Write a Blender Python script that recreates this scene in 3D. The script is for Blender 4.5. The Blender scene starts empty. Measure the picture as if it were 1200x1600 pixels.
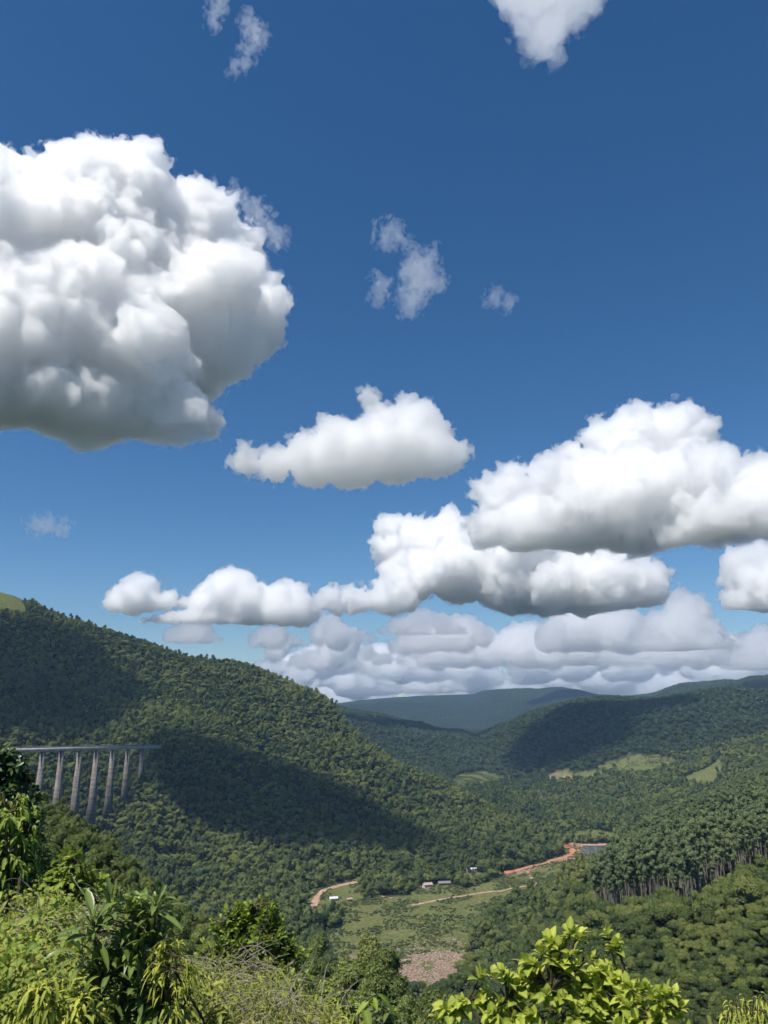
import bpy, math, random
import numpy as np
from mathutils import Vector, Matrix

C = bpy.context.scene
# ------------------------------------------------------------------ camera
PITCH = math.radians(14.04)
EYE = Vector((0.0, 0.0, 0.0))
cam_data = bpy.data.cameras.new('camera')
cam = bpy.data.objects.new('camera', cam_data)
C.collection.objects.link(cam)
cam.location = EYE
cam.rotation_euler = (math.pi / 2 + PITCH, 0, 0)
cam_data.sensor_fit = 'HORIZONTAL'
cam_data.sensor_width = 36.0
cam_data.lens = 36.0
cam_data.clip_start = 0.1
cam_data.clip_end = 200000.0
C.camera = cam
# ------------------------------------------------------------------ sky and sun
SUN_EL, SUN_AZ = math.radians(60), math.radians(226)   # azimuth clockwise from +Y
SUN_DIR = Vector((math.sin(SUN_AZ) * math.cos(SUN_EL), math.cos(SUN_AZ) * math.cos(SUN_EL), math.sin(SUN_EL)))
world = bpy.data.worlds.new('World')
C.world = world
world.use_nodes = True
wn, wl = world.node_tree.nodes, world.node_tree.links
wn.clear()
sky = wn.new('ShaderNodeTexSky')
sky.sky_type = 'NISHITA'
sky.sun_disc = False
sky.sun_elevation = SUN_EL
sky.sun_rotation = SUN_AZ
sky.altitude = 700
sky.air_density = 1.0
sky.dust_density = 0.2
sky.ozone_density = 4.0
hsv = wn.new('ShaderNodeHueSaturation')
hsv.inputs['Saturation'].default_value = 1.25
hsv.inputs['Hue'].default_value = 0.5
bg = wn.new('ShaderNodeBackground')
bg.inputs['Strength'].default_value = 0.068
wo = wn.new('ShaderNodeOutputWorld')
wl.new(sky.outputs[0], hsv.inputs['Color'])
wl.new(hsv.outputs[0], bg.inputs['Color'])
wl.new(bg.outputs[0], wo.inputs['Surface'])
sun_data = bpy.data.lights.new('sun', 'SUN')
sun_data.energy = 3.8
sun_data.angle = math.radians(0.5)
sun_data.color = (1.0, 0.95, 0.87)
sun = bpy.data.objects.new('sun', sun_data)
C.collection.objects.link(sun)
sun.location = SUN_DIR * 300
sun.rotation_euler = SUN_DIR.to_track_quat('Z', 'Y').to_euler()
C.view_settings.view_transform = 'Standard'
C.view_settings.look = 'None'
C.view_settings.gamma = 1.0
C.view_settings.exposure = 0.55
C.render.engine = 'CYCLES'
cy = C.cycles
cy.use_denoising = True
cy.denoiser = 'OPENIMAGEDENOISE'
cy.max_bounces = 44
cy.volume_bounces = 44
cy.diffuse_bounces = 3
cy.glossy_bounces = 2
cy.transmission_bounces = 3
cy.transparent_max_bounces = 44
cy.use_adaptive_sampling = True
cy.adaptive_threshold = 0.05
cy.adaptive_min_samples = 24

# ------------------------------------------------------------------ helpers
FW = Vector((0, math.cos(PITCH), math.sin(PITCH)))
UP = Vector((0, -math.sin(PITCH), math.cos(PITCH)))


def ray(px, py):
    return FW + Vector((1, 0, 0)) * ((px - 600) / 1200.0) + UP * ((800 - py) / 1200.0)


def at(px, py, r):
    """point seen at photograph pixel px,py standing r metres away over the ground"""
    d = ray(px, py)
    return d * (r / math.hypot(d.x, d.y))


def link(name, mesh, mat=None, parent=None):
    if mat is not None and not mesh.materials:
        mesh.materials.append(mat)
    o = bpy.data.objects.new(name, mesh)
    C.collection.objects.link(o)
    if parent is not None:
        o.parent = parent
    return o


def tag(o, label=None, cat=None, group=None, kind=None):
    if label: o['label'] = label
    if cat: o['category'] = cat
    if group: o['group'] = group
    if kind: o['kind'] = kind
    return o


def thing(name, loc, label, cat, group=None):
    o = bpy.data.objects.new(name, None)
    o.empty_display_size = 0.2
    C.collection.objects.link(o)
    o.location = loc
    return tag(o, label, cat, group)


def np_mesh(name, verts, quads=None, tris=None, smooth=False):
    verts = np.asarray(verts, np.float32).reshape(-1, 3)
    nq = 0 if quads is None else len(quads)
    nt = 0 if tris is None else len(tris)
    me = bpy.data.meshes.new(name)
    me.vertices.add(len(verts))
    me.vertices.foreach_set('co', verts.ravel())
    idx = []
    if nq: idx.append(np.asarray(quads, np.int32).ravel())
    if nt: idx.append(np.asarray(tris, np.int32).ravel())
    idx = np.concatenate(idx)
    me.loops.add(len(idx))
    me.loops.foreach_set('vertex_index', idx)
    tot = np.concatenate([np.full(nq, 4, np.int32), np.full(nt, 3, np.int32)])
    start = np.concatenate([[0], np.cumsum(tot)[:-1]]).astype(np.int32)
    me.polygons.add(nq + nt)
    me.polygons.foreach_set('loop_start', start)
    me.polygons.foreach_set('loop_total', tot)
    if smooth:
        me.polygons.foreach_set('use_smooth', np.ones(nq + nt, bool))
    me.update(calc_edges=True)
    return me


_perm = np.random.RandomState(5).permutation(256).astype(np.int32)
_perm = np.concatenate([_perm, _perm, _perm])
_gr = np.random.RandomState(6).normal(size=(256, 3)).astype(np.float32)
_gr /= np.linalg.norm(_gr, axis=1)[:, None]


def perlin(p):
    """gradient noise, p (n,3) -> about -0.7..0.7"""
    p = np.asarray(p, np.float32)
    i = np.floor(p).astype(np.int32)
    f = p - i
    i &= 255
    u = f * f * f * (f * (f * 6 - 15) + 10)
    out = np.zeros(len(p), np.float32)
    for dx in (0, 1):
        hx = _perm[i[:, 0] + dx]
        wx = u[:, 0] if dx else 1 - u[:, 0]
        for dy in (0, 1):
            hy = _perm[hx + i[:, 1] + dy]
            wy = u[:, 1] if dy else 1 - u[:, 1]
            for dz in (0, 1):
                h = _perm[hy + i[:, 2] + dz]
                wz = u[:, 2] if dz else 1 - u[:, 2]
                g = _gr[h]
                d = g[:, 0] * (f[:, 0] - dx) + g[:, 1] * (f[:, 1] - dy) + g[:, 2] * (f[:, 2] - dz)
                out += wx * wy * wz * d
    return out


def fbm(p, octaves=4, gain=0.5, lac=2.03):
    p = np.asarray(p, np.float32)
    a, s = 1.0, np.zeros(len(p), np.float32)
    for o in range(octaves):
        s += a * perlin(p + 17.3 * o)
        p = p * lac
        a *= gain
    return s


def new_mat(name):
    m = bpy.data.materials.new(name)
    m.use_nodes = True
    n = m.node_tree.nodes
    n.clear()
    out = n.new('ShaderNodeOutputMaterial')
    return m, n, m.node_tree.links, out
# ------------------------------------------------------------------ the land
# each key is one line across the land (a brow, a foot, a ridge), given as picks (px, py or ('z', height), distance)
Z = lambda h: ('z', h)
KEYS = [
 [(-600,Z(-1.7),1.5),(1800,Z(-1.7),1.5)],
 [(-600,Z(-4),14),(0,Z(-5.5),14),(300,Z(-7.5),14),(600,Z(-8.5),14),(1200,Z(-8.5),14),(1800,Z(-8),14)],
 # brow of the near slope
 [(-600,Z(-10),360),(-200,Z(-22),340),(0,1274,320),(60,1288,310),(110,1316,300),(160,1352,290),(240,1420,270),(330,1500,235),(420,1562,170),(500,1580,125),(600,1590,115),(700,Z(-45),105),(900,Z(-48),100),(1200,Z(-42),90),(1800,Z(-20),90)],
 # gully behind it
 [(-600,Z(-60),650),(0,Z(-150),640),(150,Z(-175),600),(300,Z(-195),540),(450,Z(-200),440),(600,Z(-200),420),(700,Z(-150),260),(800,Z(-130),230),(900,Z(-120),220),(1200,Z(-105),210),(1800,Z(-80),210)],
 # valley floor edge / foot of right slope
 [(-600,Z(-120),900),(0,Z(-215),900),(150,Z(-235),900),(300,Z(-246),900),(450,Z(-250),830),(600,Z(-250),760),(700,Z(-250),720),(780,Z(-243),640),(860,1545,460),(930,1580,360),(1000,1590,335),(1200,1600,320),(1800,1600,320)],
 # valley floor / slope middle
 [(-600,Z(-160),1100),(0,Z(-225),1080),(150,Z(-238),1060),(300,Z(-246),1060),(450,Z(-248),1020),(600,Z(-249),1000),(700,Z(-249),960),(780,Z(-249),880),(860,1462,720),(930,1432,540),(1050,1428,480),(1200,1410,450),(1800,1330,450)],
 # foot of the left hill / brow of the right slope
 [(-600,Z(-100),1350),(0,Z(-190),1270),(100,Z(-200),1290),(148,1306,1300),(176,1281,1330),(200,1250,1360),(224,1216,1395),(240,1190,1405),(262,1225,1390),(300,1290,1340),(380,1362,1230),(450,1386,1190),(600,1394,1150),(700,1380,1200),(780,1368,1230),(850,1352,1300),(905,1350,1230),(950,1362,980),(1000,1338,930),(1100,1294,900),(1200,1256,880),(1350,1190,860),(1800,1120,860)],
 # lower hill / behind the right brow
 [(-600,1050,1550),(0,1170,1470),(148,1190,1480),(200,1160,1500),(250,1150,1500),(300,1172,1500),(380,1235,1450),(450,1285,1400),(600,1322,1380),(700,1310,1440),(780,1305,1480),(840,1316,1490),(880,1334,1440),(905,Z(-247),1420),(950,Z(-250),1380),(1000,Z(-240),1260),(1100,Z(-190),1180),(1200,Z(-140),1150),(1350,Z(-80),1150),(1800,Z(-30),1150)],
 # upper hill / spur crest
 [(-600,960,1850),(0,1040,1800),(150,1075,1800),(300,1098,1760),(400,1120,1740),(470,1150,1720),(520,1160,1740),(560,1168,1780),(620,1196,1800),(700,1238,1760),(760,1262,1720),(800,1281,1680),(840,1300,1620),(880,1318,1560),(905,Z(-247),1540),(950,Z(-248),1500),(1000,Z(-240),1480),(1100,Z(-205),1450),(1200,Z(-160),1420),(1350,Z(-100),1400),(1800,Z(-40),1400)],
 # main ridge of the left hill
 [(-600,790,2150),(-200,850,2130),(0,926,2100),(50,950,2090),(100,973,2070),(200,1003,2020),(300,1026,1980),(370,1033,1950),(400,1046,1950),(450,1071,1950),(500,1098,1960),(524,1116,1960),(545,1150,1960),(600,1196,1960),(700,1244,1900),(780,1281,1860),(840,1308,1780),(880,Z(-225),1720),(950,Z(-240),1700),(1050,Z(-222),1700),(1130,1244,1700),(1200,1210,1680),(1350,Z(-100),1650),(1800,Z(-40),1650)],
 # behind
 [(-600,Z(200),2500),(0,Z(150),2450),(300,Z(20),2300),(520,Z(-120),2300),(600,Z(-190),2250),(700,Z(-215),2180),(800,Z(-228),2080),(880,1262,2050),(950,1258,2000),(1050,1236,1950),(1130,1218,1950),(1200,1190,1950),(1350,Z(-80),1900),(1800,Z(-30),1900)],
 # foot of the right hill
 [(-600,Z(220),2900),(0,Z(120),2800),(300,Z(0),2700),(520,Z(-110),2700),(600,1180,2700),(680,1194,2650),(740,1206,2600),(800,1226,2500),(880,1215,2400),(950,1204,2350),(1050,1192,2300),(1130,1180,2300),(1200,1160,2300),(1350,1130,2300),(1800,1100,2300)],
 # its ridge / middle hill ridge
 [(-600,Z(150),3500),(0,Z(100),3500),(300,1105,3500),(500,1104,3500),(530,1104,3450),(600,1124,3350),(660,1137,3250),(720,1150,3150),(742,1164,3050),(780,1144,2950),(830,1122,2900),(870,1107,2900),(900,1098,2900),(950,1093,2900),(1000,1092,2900),(1100,1088,2900),(1200,1082,2900),(1350,1076,2900),(1800,1070,2900)],
 # behind
 [(-600,Z(-60),4500),(300,Z(-120),4400),(600,Z(-160),4300),(800,Z(-140),4100),(1000,Z(-100),3900),(1200,Z(-60),3800),(1800,Z(-40),3800)],
 # far slope
 [(-600,1112,6200),(500,1120,6200),(600,1130,6000),(700,1142,5900),(800,1138,5700),(900,1120,5300),(1000,1100,4600),(1200,1085,4500),(1800,1075,4500)],
 # far plateau edge
 [(-600,1105,8600),(500,1105,8600),(530,1101,8500),(560,1097,8400),(620,1092,8300),(680,1089,8300),(742,1087,8200),(756,1081,8150),(800,1078.5,8100),(832,1077.5,8100),(840,1080,8100),(850,1077,8050),(875,1076,8000),(905,1080,7800),(930,1087,7400),(985,1092,6600),(1020,1089,5900),(1045,1077,5600),(1065,1070,5550),(1110,1069,5550),(1135,1065,5550),(1150,1067,5500),(1175,1060,5500),(1200,1058,5500),(1350,1050,5500),(1800,1050,5500)],
 [(-600,Z(0),9800),(600,Z(0),9800),(900,Z(10),9600),(1100,Z(140),8000),(1800,Z(160),8000)],
 [(-600,Z(-40),11800),(1800,Z(-40),11800)],
]
A0, A1, NA = -1.0, 1.0, 900            # tan of the azimuth
NR = 820
R0, R1 = 1.5, 11800.0
a_ax = np.linspace(A0, A1, NA)
lr_ax = np.linspace(math.log(R0), math.log(R1), NR)


def pchip(x, y, xi):
    """monotone cubic through columns: x,y (K,N), xi (M,) -> (M,N)"""
    h = np.diff(x, axis=0); dl = np.diff(y, axis=0) / h
    m = np.zeros_like(y)
    w1 = 2 * h[1:] + h[:-1]; w2 = h[1:] + 2 * h[:-1]
    same = dl[1:] * dl[:-1] > 0
    den = np.where(same, w1 / np.where(same, dl[:-1], 1) + w2 / np.where(same, dl[1:], 1), 1)
    m[1:-1] = np.where(same, (w1 + w2) / den, 0)
    m[0], m[-1] = dl[0], dl[-1]
    out = np.zeros((len(xi), x.shape[1]))
    for j in range(x.shape[1]):
        k = np.clip(np.searchsorted(x[:, j], xi) - 1, 0, len(x) - 2)
        t = np.clip((xi - x[k, j]) / h[k, j], 0, 1)
        hh = h[k, j]
        out[:, j] = (2*t**3 - 3*t*t + 1) * y[k, j] + (t**3 - 2*t*t + t) * hh * m[k, j] + (3*t*t - 2*t**3) * y[k + 1, j] + (t**3 - t*t) * hh * m[k + 1, j]
    return out


kr, kz = [], []
for key in KEYS:
    pa, pr, pz = [], [], []
    for px, py, r in key:
        if isinstance(py, tuple):
            pa.append((px - 600) / 1200 / 1.045); pz.append(py[1])
        else:
            p = at(px, py, r); pa.append(p.x / p.y); pz.append(p.z)
        pr.append(r)
    o = np.argsort(pa)
    pa, pr, pz = np.array(pa)[o], np.array(pr)[o], np.array(pz)[o]
    K = np.ones(5) / 5
    f = lambda v: np.convolve(np.pad(np.interp(a_ax, pa, v), 2, mode='edge'), K, 'valid')
    kr.append(f(pr)); kz.append(f(pz))
kr, kz = np.array(kr), np.array(kz)
for i in range(1, len(kr)):
    kr[i] = np.maximum(kr[i], kr[i - 1] * 1.02)
ZG = pchip(kr, kz, np.exp(lr_ax))                       # (NR, NA)
RG = np.exp(lr_ax)[:, None] * np.ones(NA)[None]
cosA = 1 / np.sqrt(1 + a_ax ** 2)
XG, YG = RG * (a_ax * cosA)[None], RG * cosA[None]
_p2 = np.stack([XG, YG, np.zeros_like(XG)], -1).reshape(-1, 3)
flat = np.clip((ZG + 232) / 40, 0.03, 1)                # the valley floor stays level
amp = np.clip((RG - 250) / 900, 0, 1) * flat
rel = (fbm(_p2 / 420, 3) * 20 + (np.abs(perlin(_p2 / 260 + 3)) - 0.25) * 26 + fbm(_p2 / 70, 2) * 3.0).reshape(NR, NA)
fold = ((0.3 - np.abs(perlin(_p2 / 330 + 11)) * 1.6) * 26 + (0.25 - np.abs(perlin(_p2 / 150 + 5)) * 1.5) * 11).reshape(NR, NA) * np.clip((RG - 1500) / 400, 0, 1) * np.clip((7000 - RG) / 2000, 0.3, 1) * flat
ZG = ZG + fold
ZG = ZG + rel * amp * np.clip(1.2 - RG / 9000, 0.3, 1)
ZG += fbm(_p2 / 9, 2).reshape(NR, NA) * np.clip(RG / 60, 0, 1) * 0.5


def ground(x, y):
    """height of the land at x, y (arrays)"""
    x = np.asarray(x, float); y = np.maximum(np.asarray(y, float), 0.1)
    u = np.clip((x / y - A0) / (A1 - A0) * (NA - 1), 0, NA - 1.001)
    v = np.clip((np.log(np.maximum(np.hypot(x, y), R0)) - lr_ax[0]) / (lr_ax[-1] - lr_ax[0]) * (NR - 1), 0, NR - 1.001)
    i, j = v.astype(int), u.astype(int)
    fi, fj = v - i, u - j
    return (ZG[i, j] * (1 - fi) * (1 - fj) + ZG[i + 1, j] * fi * (1 - fj) + ZG[i, j + 1] * (1 - fi) * fj + ZG[i + 1, j + 1] * fi * fj)


_rs_hit = np.exp(np.linspace(math.log(60), math.log(11000), 1500))


def hit(px, py, rmin=100):
    """where the line of sight through px,py meets the land"""
    d = ray(px, py); s = 1 / math.hypot(d.x, d.y)
    rr = _rs_hit[_rs_hit > rmin]
    below = d.z * s * rr < ground(d.x * s * rr, d.y * s * rr)
    k = np.argmax(below) if below.any() else len(rr) - 1
    return Vector((d.x * s * rr[k], d.y * s * rr[k], float(ground(d.x * s * rr[k], d.y * s * rr[k]))))


def area(pts, rmin=400):
    return np.array([hit(px, py, rmin)[:2] for px, py in pts])


def inside(poly, x, y):
    r = np.zeros(len(x), bool)
    wx, wy = perlin(np.stack([x, y, 0 * x], 1) / 23.0), perlin(np.stack([x, y, 0 * x + 9], 1) / 23.0)   # ragged edges
    x, y = x + wx * 16, y + wy * 16
    n = len(poly)
    for i in range(n):
        (x1, y1), (x2, y2) = poly[i], poly[(i + 1) % n]
        if y1 == y2: continue
        c = ((y1 > y) != (y2 > y)) & (x < (x2 - x1) * (y - y1) / (y2 - y1) + x1)
        r ^= c
    return r


# open ground, as outlines on the land
FIELD = area([(505,1500),(520,1450),(545,1415),(575,1404),(620,1400),(642,1400),(652,1386),(706,1380),(722,1388),(745,1384),(785,1371),(810,1359),(850,1347),(880,1337),(888,1318),(915,1320),(914,1345),(905,1362),(870,1385),(820,1405),(775,1425),(745,1450),(735,1490),(700,1560),(560,1560)])
FIELDS = [FIELD,
          area([(1062,1222),(1085,1206),(1125,1184),(1130,1205),(1118,1218),(1165,1207),(1195,1197),(1190,1208),(1130,1228),(1100,1232)]),
          area([(722,1367),(752,1361),(756,1377),(724,1381)]), area([(503,1402),(560,1400),(562,1414),(508,1418)]), area([(478,1436),(484,1392),(562,1368),(568,1418),(508,1430)]),
          area([(896,1320),(958,1318),(956,1340),(930,1362),(902,1352)], 1000),
          area([(850,1214),(880,1208),(940,1206),(960,1213),(905,1220),(860,1221)]),
          area([(235,1338),(270,1335),(310,1342),(285,1350),(245,1350)]),
          area([(640,1232),(690,1236),(702,1246),(660,1240)]),
          area([(0,918),(30,928),(70,952),(40,962),(-30,962),(-60,920)], 1200),
          area([(895,1300),(960,1300),(965,1312),(905,1314)], 1300),
          area([(928,1202),(985,1180),(1050,1184),(1062,1198),(990,1213)], 1500),
          area([(700,1218),(745,1204),(792,1214),(762,1232),(715,1234)], 1500),
          area([(1130,1250),(1150,1240),(1165,1243),(1140,1252)], 1300),
          area([(1085,1268),(1120,1246),(1135,1248),(1105,1270)], 1200)]
ROCKS = area([(590,1510),(640,1492),(700,1486),(740,1490),(728,1520),(700,1545),(640,1560),(600,1550),(640,1530)])
RIVER_POOL = area([(903,1327),(918,1322),(954,1322),(948,1334),(932,1343),(916,1336)], 1200)
SOIL = [area([(855,1213),(900,1209),(905,1216),(860,1218)]), area([(1140,1191),(1160,1184),(1166,1189),(1145,1198)]), area([(552,1492),(575,1488),(580,1503),(556,1506)])]

ROADS = {}
def road_line(pts, rmin=500):
    return np.array([hit(px, py, rmin)[:] for px, py in pts])
ROADS['dirt_road'] = [(490,1418),(496,1401),(507,1391),(535,1383),(560,1378)]
ROADS['main'] = [(792,1365),(806,1361),(830,1354),(860,1347),(880,1341),(893,1334),(894,1326),(889,1319)]
ROADS['track'] = [(640,1416),(690,1406),(720,1401),(760,1395),(790,1391),(815,1386),(838,1383)]
ROAD_PTS = {k: road_line(v) for k, v in ROADS.items()}


def seg_dist(x, y, line):
    d = np.full(len(x), 1e9)
    for p, q in zip(line[:-1], line[1:]):
        vx, vy = q[0] - p[0], q[1] - p[1]
        t = np.clip(((x - p[0]) * vx + (y - p[1]) * vy) / (vx * vx + vy * vy + 1e-9), 0, 1)
        d = np.minimum(d, np.hypot(x - p[0] - t * vx, y - p[1] - t * vy))
    return d


m_ground, n, l, out = new_mat('ground')
bs = n.new('ShaderNodeBsdfDiffuse')
att = n.new('ShaderNodeAttribute'); att.attribute_name = 'cover'
geo = n.new('ShaderNodeNewGeometry')
def noise(n, l, scale, detail=4, src=None):
    t = n.new('ShaderNodeTexNoise'); t.inputs['Scale'].default_value = scale; t.inputs['Detail'].default_value = detail
    if src is not None: l.new(src, t.inputs['Vector'])
    return t
def ramp(n, l, src, stops):
    r = n.new('ShaderNodeValToRGB')
    e = r.color_ramp.elements
    while len(e) < len(stops): e.new(0.5)
    for k, (p, c) in enumerate(stops):
        e[k].position = p; e[k].color = (*c, 1)
    l.new(src, r.inputs[0])
    return r
def mix(n, l, fac, a, b, mode='MIX'):
    x = n.new('ShaderNodeMix'); x.data_type = 'RGBA'; x.blend_type = mode
    for s, v in ((0, fac), (6, a), (7, b)):
        if hasattr(v, 'is_linked'): l.new(v, x.inputs[s])
        else: x.inputs[s].default_value = v if s == 0 else (*v, 1)
    return x.outputs[2]
g1 = noise(n, l, 0.02, 5, geo.outputs['Position'])
g2 = noise(n, l, 0.22, 5, geo.outputs['Position'])
grass = ramp(n, l, g1.outputs[0], [(0.3, (0.085, 0.115, 0.036)), (0.5, (0.14, 0.16, 0.055)), (0.7, (0.165, 0.165, 0.066))])
grass2 = mix(n, l, 0.5, grass.outputs[0], ramp(n, l, g2.outputs[0], [(0.3, (0.035, 0.05, 0.018)), (0.55, (0.12, 0.125, 0.045)), (0.68, (0.25, 0.23, 0.125))]).outputs[0])
wood = ramp(n, l, g2.outputs[0], [(0.35, (0.015, 0.022, 0.009)), (0.65, (0.035, 0.045, 0.017))])
soil = ramp(n, l, g2.outputs[0], [(0.3, (0.20, 0.13, 0.09)), (0.7, (0.33, 0.235, 0.175))])
sep = n.new('ShaderNodeSeparateColor'); l.new(att.outputs['Color'], sep.inputs[0])
c1 = mix(n, l, sep.outputs[0], wood.outputs[0], grass2)
c2 = mix(n, l, sep.outputs[1], c1, soil.outputs[0])
l.new(c2, bs.inputs['Color']); l.new(bs.outputs[0], out.inputs['Surface'])

ii = np.arange(NR * NA).reshape(NR, NA)
q = np.stack([ii[:-1, :-1], ii[:-1, 1:], ii[1:, 1:], ii[1:, :-1]], -1).reshape(-1, 4)
# the ground round and behind the camera closes the sheet
verts = np.stack([XG, YG, ZG], -1).reshape(-1, 3)
me = np_mesh('ground', verts, q, smooth=True)
col = np.zeros((NR * NA, 4), np.float32); col[:, 3] = 1
vx, vy = verts[:, 0], verts[:, 1]
for f in FIELDS: col[inside(f, vx, vy), 0] = 1
_s = np.clip(0.5 + 1.6 * perlin(np.stack([vx, vy, 0 * vx], 1) / 17), 0, 0.9)
for f in [ROCKS] + SOIL:
    k = inside(f, vx, vy); col[k, 1] = _s[k]; col[k, 0] = 1
ca = me.color_attributes.new('cover', 'FLOAT_COLOR', 'POINT')
ca.data.foreach_set('color', col.ravel())
g = link('ground', me, m_ground); tag(g, kind='structure')
# skirt of ground beside and behind the viewpoint
bx = [(-11800 * 0.7072, 11800 * 0.7072), (-8000, -2000), (8000, -2000), (11800 * 0.7072, 11800 * 0.7072)]
rim = [tuple(v) for v in np.concatenate([verts.reshape(NR, NA, 3)[::-1, 0], verts.reshape(NR, NA, 3)[:, -1]])]
sk = np.array(rim); back = sk.copy()
back[:, 1] = np.minimum(back[:, 1] * 0.0 - 1500, -1500); back[:, 2] = sk[:, 2] * 0.3 + 40
back[:, 0] = sk[:, 0] * 1.0
ns = len(sk)
sv = np.concatenate([sk, back])
sq = [(i + 1, i, ns + i, ns + i + 1) for i in range(ns - 1)]
g2_ = link('hillside', np_mesh('hillside', sv, sq), m_ground); tag(g2_, kind='structure')
# ------------------------------------------------------------------ trees
def foliage_mat(name, cols, trans=0.32, patch=0.007, rand=0.5, tint=None):
    """cols: dark, mid, light leaf colours; the colour differs between trees and from patch to patch of the wood"""
    m, n, l, out = new_mat(name)
    oi = n.new('ShaderNodeObjectInfo')
    geo = n.new('ShaderNodeNewGeometry')
    pn = noise(n, l, patch, 3, geo.outputs['Position'])
    big = noise(n, l, patch * 0.3, 2, geo.outputs['Position'])
    av = n.new('ShaderNodeMath'); av.operation = 'MULTIPLY_ADD'; l.new(big.outputs[0], av.inputs[0]); av.inputs[1].default_value = 0.9; av.inputs[2].default_value = -0.45
    pv_ = n.new('ShaderNodeMath'); pv_.operation = 'ADD'; l.new(pn.outputs[0], pv_.inputs[0]); l.new(av.outputs[0], pv_.inputs[1])
    a = n.new('ShaderNodeMath'); a.operation = 'MULTIPLY_ADD'
    l.new(oi.outputs['Random'], a.inputs[0]); a.inputs[1].default_value = rand; a.inputs[2].default_value = -rand / 2
    b = n.new('ShaderNodeMath'); b.operation = 'ADD'
    l.new(pv_.outputs[0], b.inputs[0]); l.new(a.outputs[0], b.inputs[1])
    r = ramp(n, l, b.outputs[0], [(0.3, cols[0]), (0.5, cols[1]), (0.7, cols[2])])
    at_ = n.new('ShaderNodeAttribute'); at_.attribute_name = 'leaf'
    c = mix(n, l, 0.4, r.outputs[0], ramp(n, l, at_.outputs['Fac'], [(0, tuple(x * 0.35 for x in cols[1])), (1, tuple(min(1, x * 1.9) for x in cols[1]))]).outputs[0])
    d = n.new('ShaderNodeBsdfDiffuse'); t = n.new('ShaderNodeBsdfTranslucent')
    l.new(c, d.inputs['Color']); l.new(c, t.inputs['Color'])
    mx = n.new('ShaderNodeMixShader'); mx.inputs[0].default_value = trans
    l.new(d.outputs[0], mx.inputs[1]); l.new(t.outputs[0], mx.inputs[2])
    gl = n.new('ShaderNodeBsdfGlossy'); gl.inputs['Roughness'].default_value = 0.45; gl.inputs['Color'].default_value = (0.7, 0.75, 0.7, 1)
    m2 = n.new('ShaderNodeMixShader'); m2.inputs[0].default_value = 0.025
    l.new(mx.outputs[0], m2.inputs[1]); l.new(gl.outputs[0], m2.inputs[2])
    l.new(m2.outputs[0], out.inputs['Surface'])
    return m


def bark_mat(name, c0, c1, scale=3.0):
    m, n, l, out = new_mat(name)
    tc = n.new('ShaderNodeTexCoord')
    r = ramp(n, l, noise(n, l, scale, 5, tc.outputs['Object']).outputs[0], [(0.3, c0), (0.7, c1)])
    b = n.new('ShaderNodeBsdfDiffuse'); l.new(r.outputs[0], b.inputs['Color']); l.new(b.outputs[0], out.inputs['Surface'])
    return m


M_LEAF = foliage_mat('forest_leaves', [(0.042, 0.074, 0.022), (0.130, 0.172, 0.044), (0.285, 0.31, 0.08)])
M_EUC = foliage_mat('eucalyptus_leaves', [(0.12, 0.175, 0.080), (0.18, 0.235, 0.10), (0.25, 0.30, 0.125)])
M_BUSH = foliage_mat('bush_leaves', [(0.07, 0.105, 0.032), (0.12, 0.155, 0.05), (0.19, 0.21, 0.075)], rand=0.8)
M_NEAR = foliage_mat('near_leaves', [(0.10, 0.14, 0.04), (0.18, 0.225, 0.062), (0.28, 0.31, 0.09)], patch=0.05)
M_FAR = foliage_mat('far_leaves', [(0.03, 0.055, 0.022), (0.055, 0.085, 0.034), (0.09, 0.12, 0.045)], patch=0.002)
M_BARK = bark_mat('bark', (0.06, 0.045, 0.03), (0.14, 0.11, 0.08))
M_PALE = bark_mat('pale_bark', (0.20, 0.18, 0.14), (0.42, 0.38, 0.31))


def leaf_cards(rs, centers, normals, size, aspect=1.6, jit=0.8):
    """small pointed leaf clumps: one bent diamond each -> verts, quads, leaf value per vertex"""
    n = len(centers)
    nm = normals + rs.normal(size=(n, 3)) * jit
    nm /= np.linalg.norm(nm, axis=1)[:, None] + 1e-9
    t = np.cross(nm, rs.normal(size=(n, 3))); t /= np.linalg.norm(t, axis=1)[:, None] + 1e-9
    b = np.cross(nm, t)
    s = (size * rs.uniform(0.6, 1.3, n))[:, None]
    v = np.stack([centers - t * s * aspect * 0.5, centers + b * s * 0.5 - nm * s * 0.15, centers + t * s * aspect * 0.5, centers - b * s * 0.5 - nm * s * 0.15], 1)
    q = np.arange(n * 4).reshape(n, 4)
    return v.reshape(-1, 3), q, np.repeat(rs.uniform(0, 1, n), 4)


def tube(path, radii, sides=6):
    path = np.asarray(path, float); k = len(path)
    V, Q = [], []
    for i in range(k):
        d = path[min(i + 1, k - 1)] - path[max(i - 1, 0)]
        d /= np.linalg.norm(d) + 1e-9
        u = np.cross(d, [0.3, 0.9, 0.1]); u /= np.linalg.norm(u) + 1e-9
        w = np.cross(d, u)
        for s in range(sides):
            a = 2 * math.pi * s / sides
            V.append(path[i] + radii[i] * (math.cos(a) * u + math.sin(a) * w))
    for i in range(k - 1):
        for s in range(sides):
            Q.append((i * sides + s, i * sides + (s + 1) % sides, (i + 1) * sides + (s + 1) % sides, (i + 1) * sides + s))
    return np.array(V), np.array(Q)


def join(parts):
    V, Q, o = [], [], 0
    for v, q in parts:
        V.append(v); Q.append(q + o); o += len(v)
    return np.concatenate(V), np.concatenate(Q)


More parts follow.
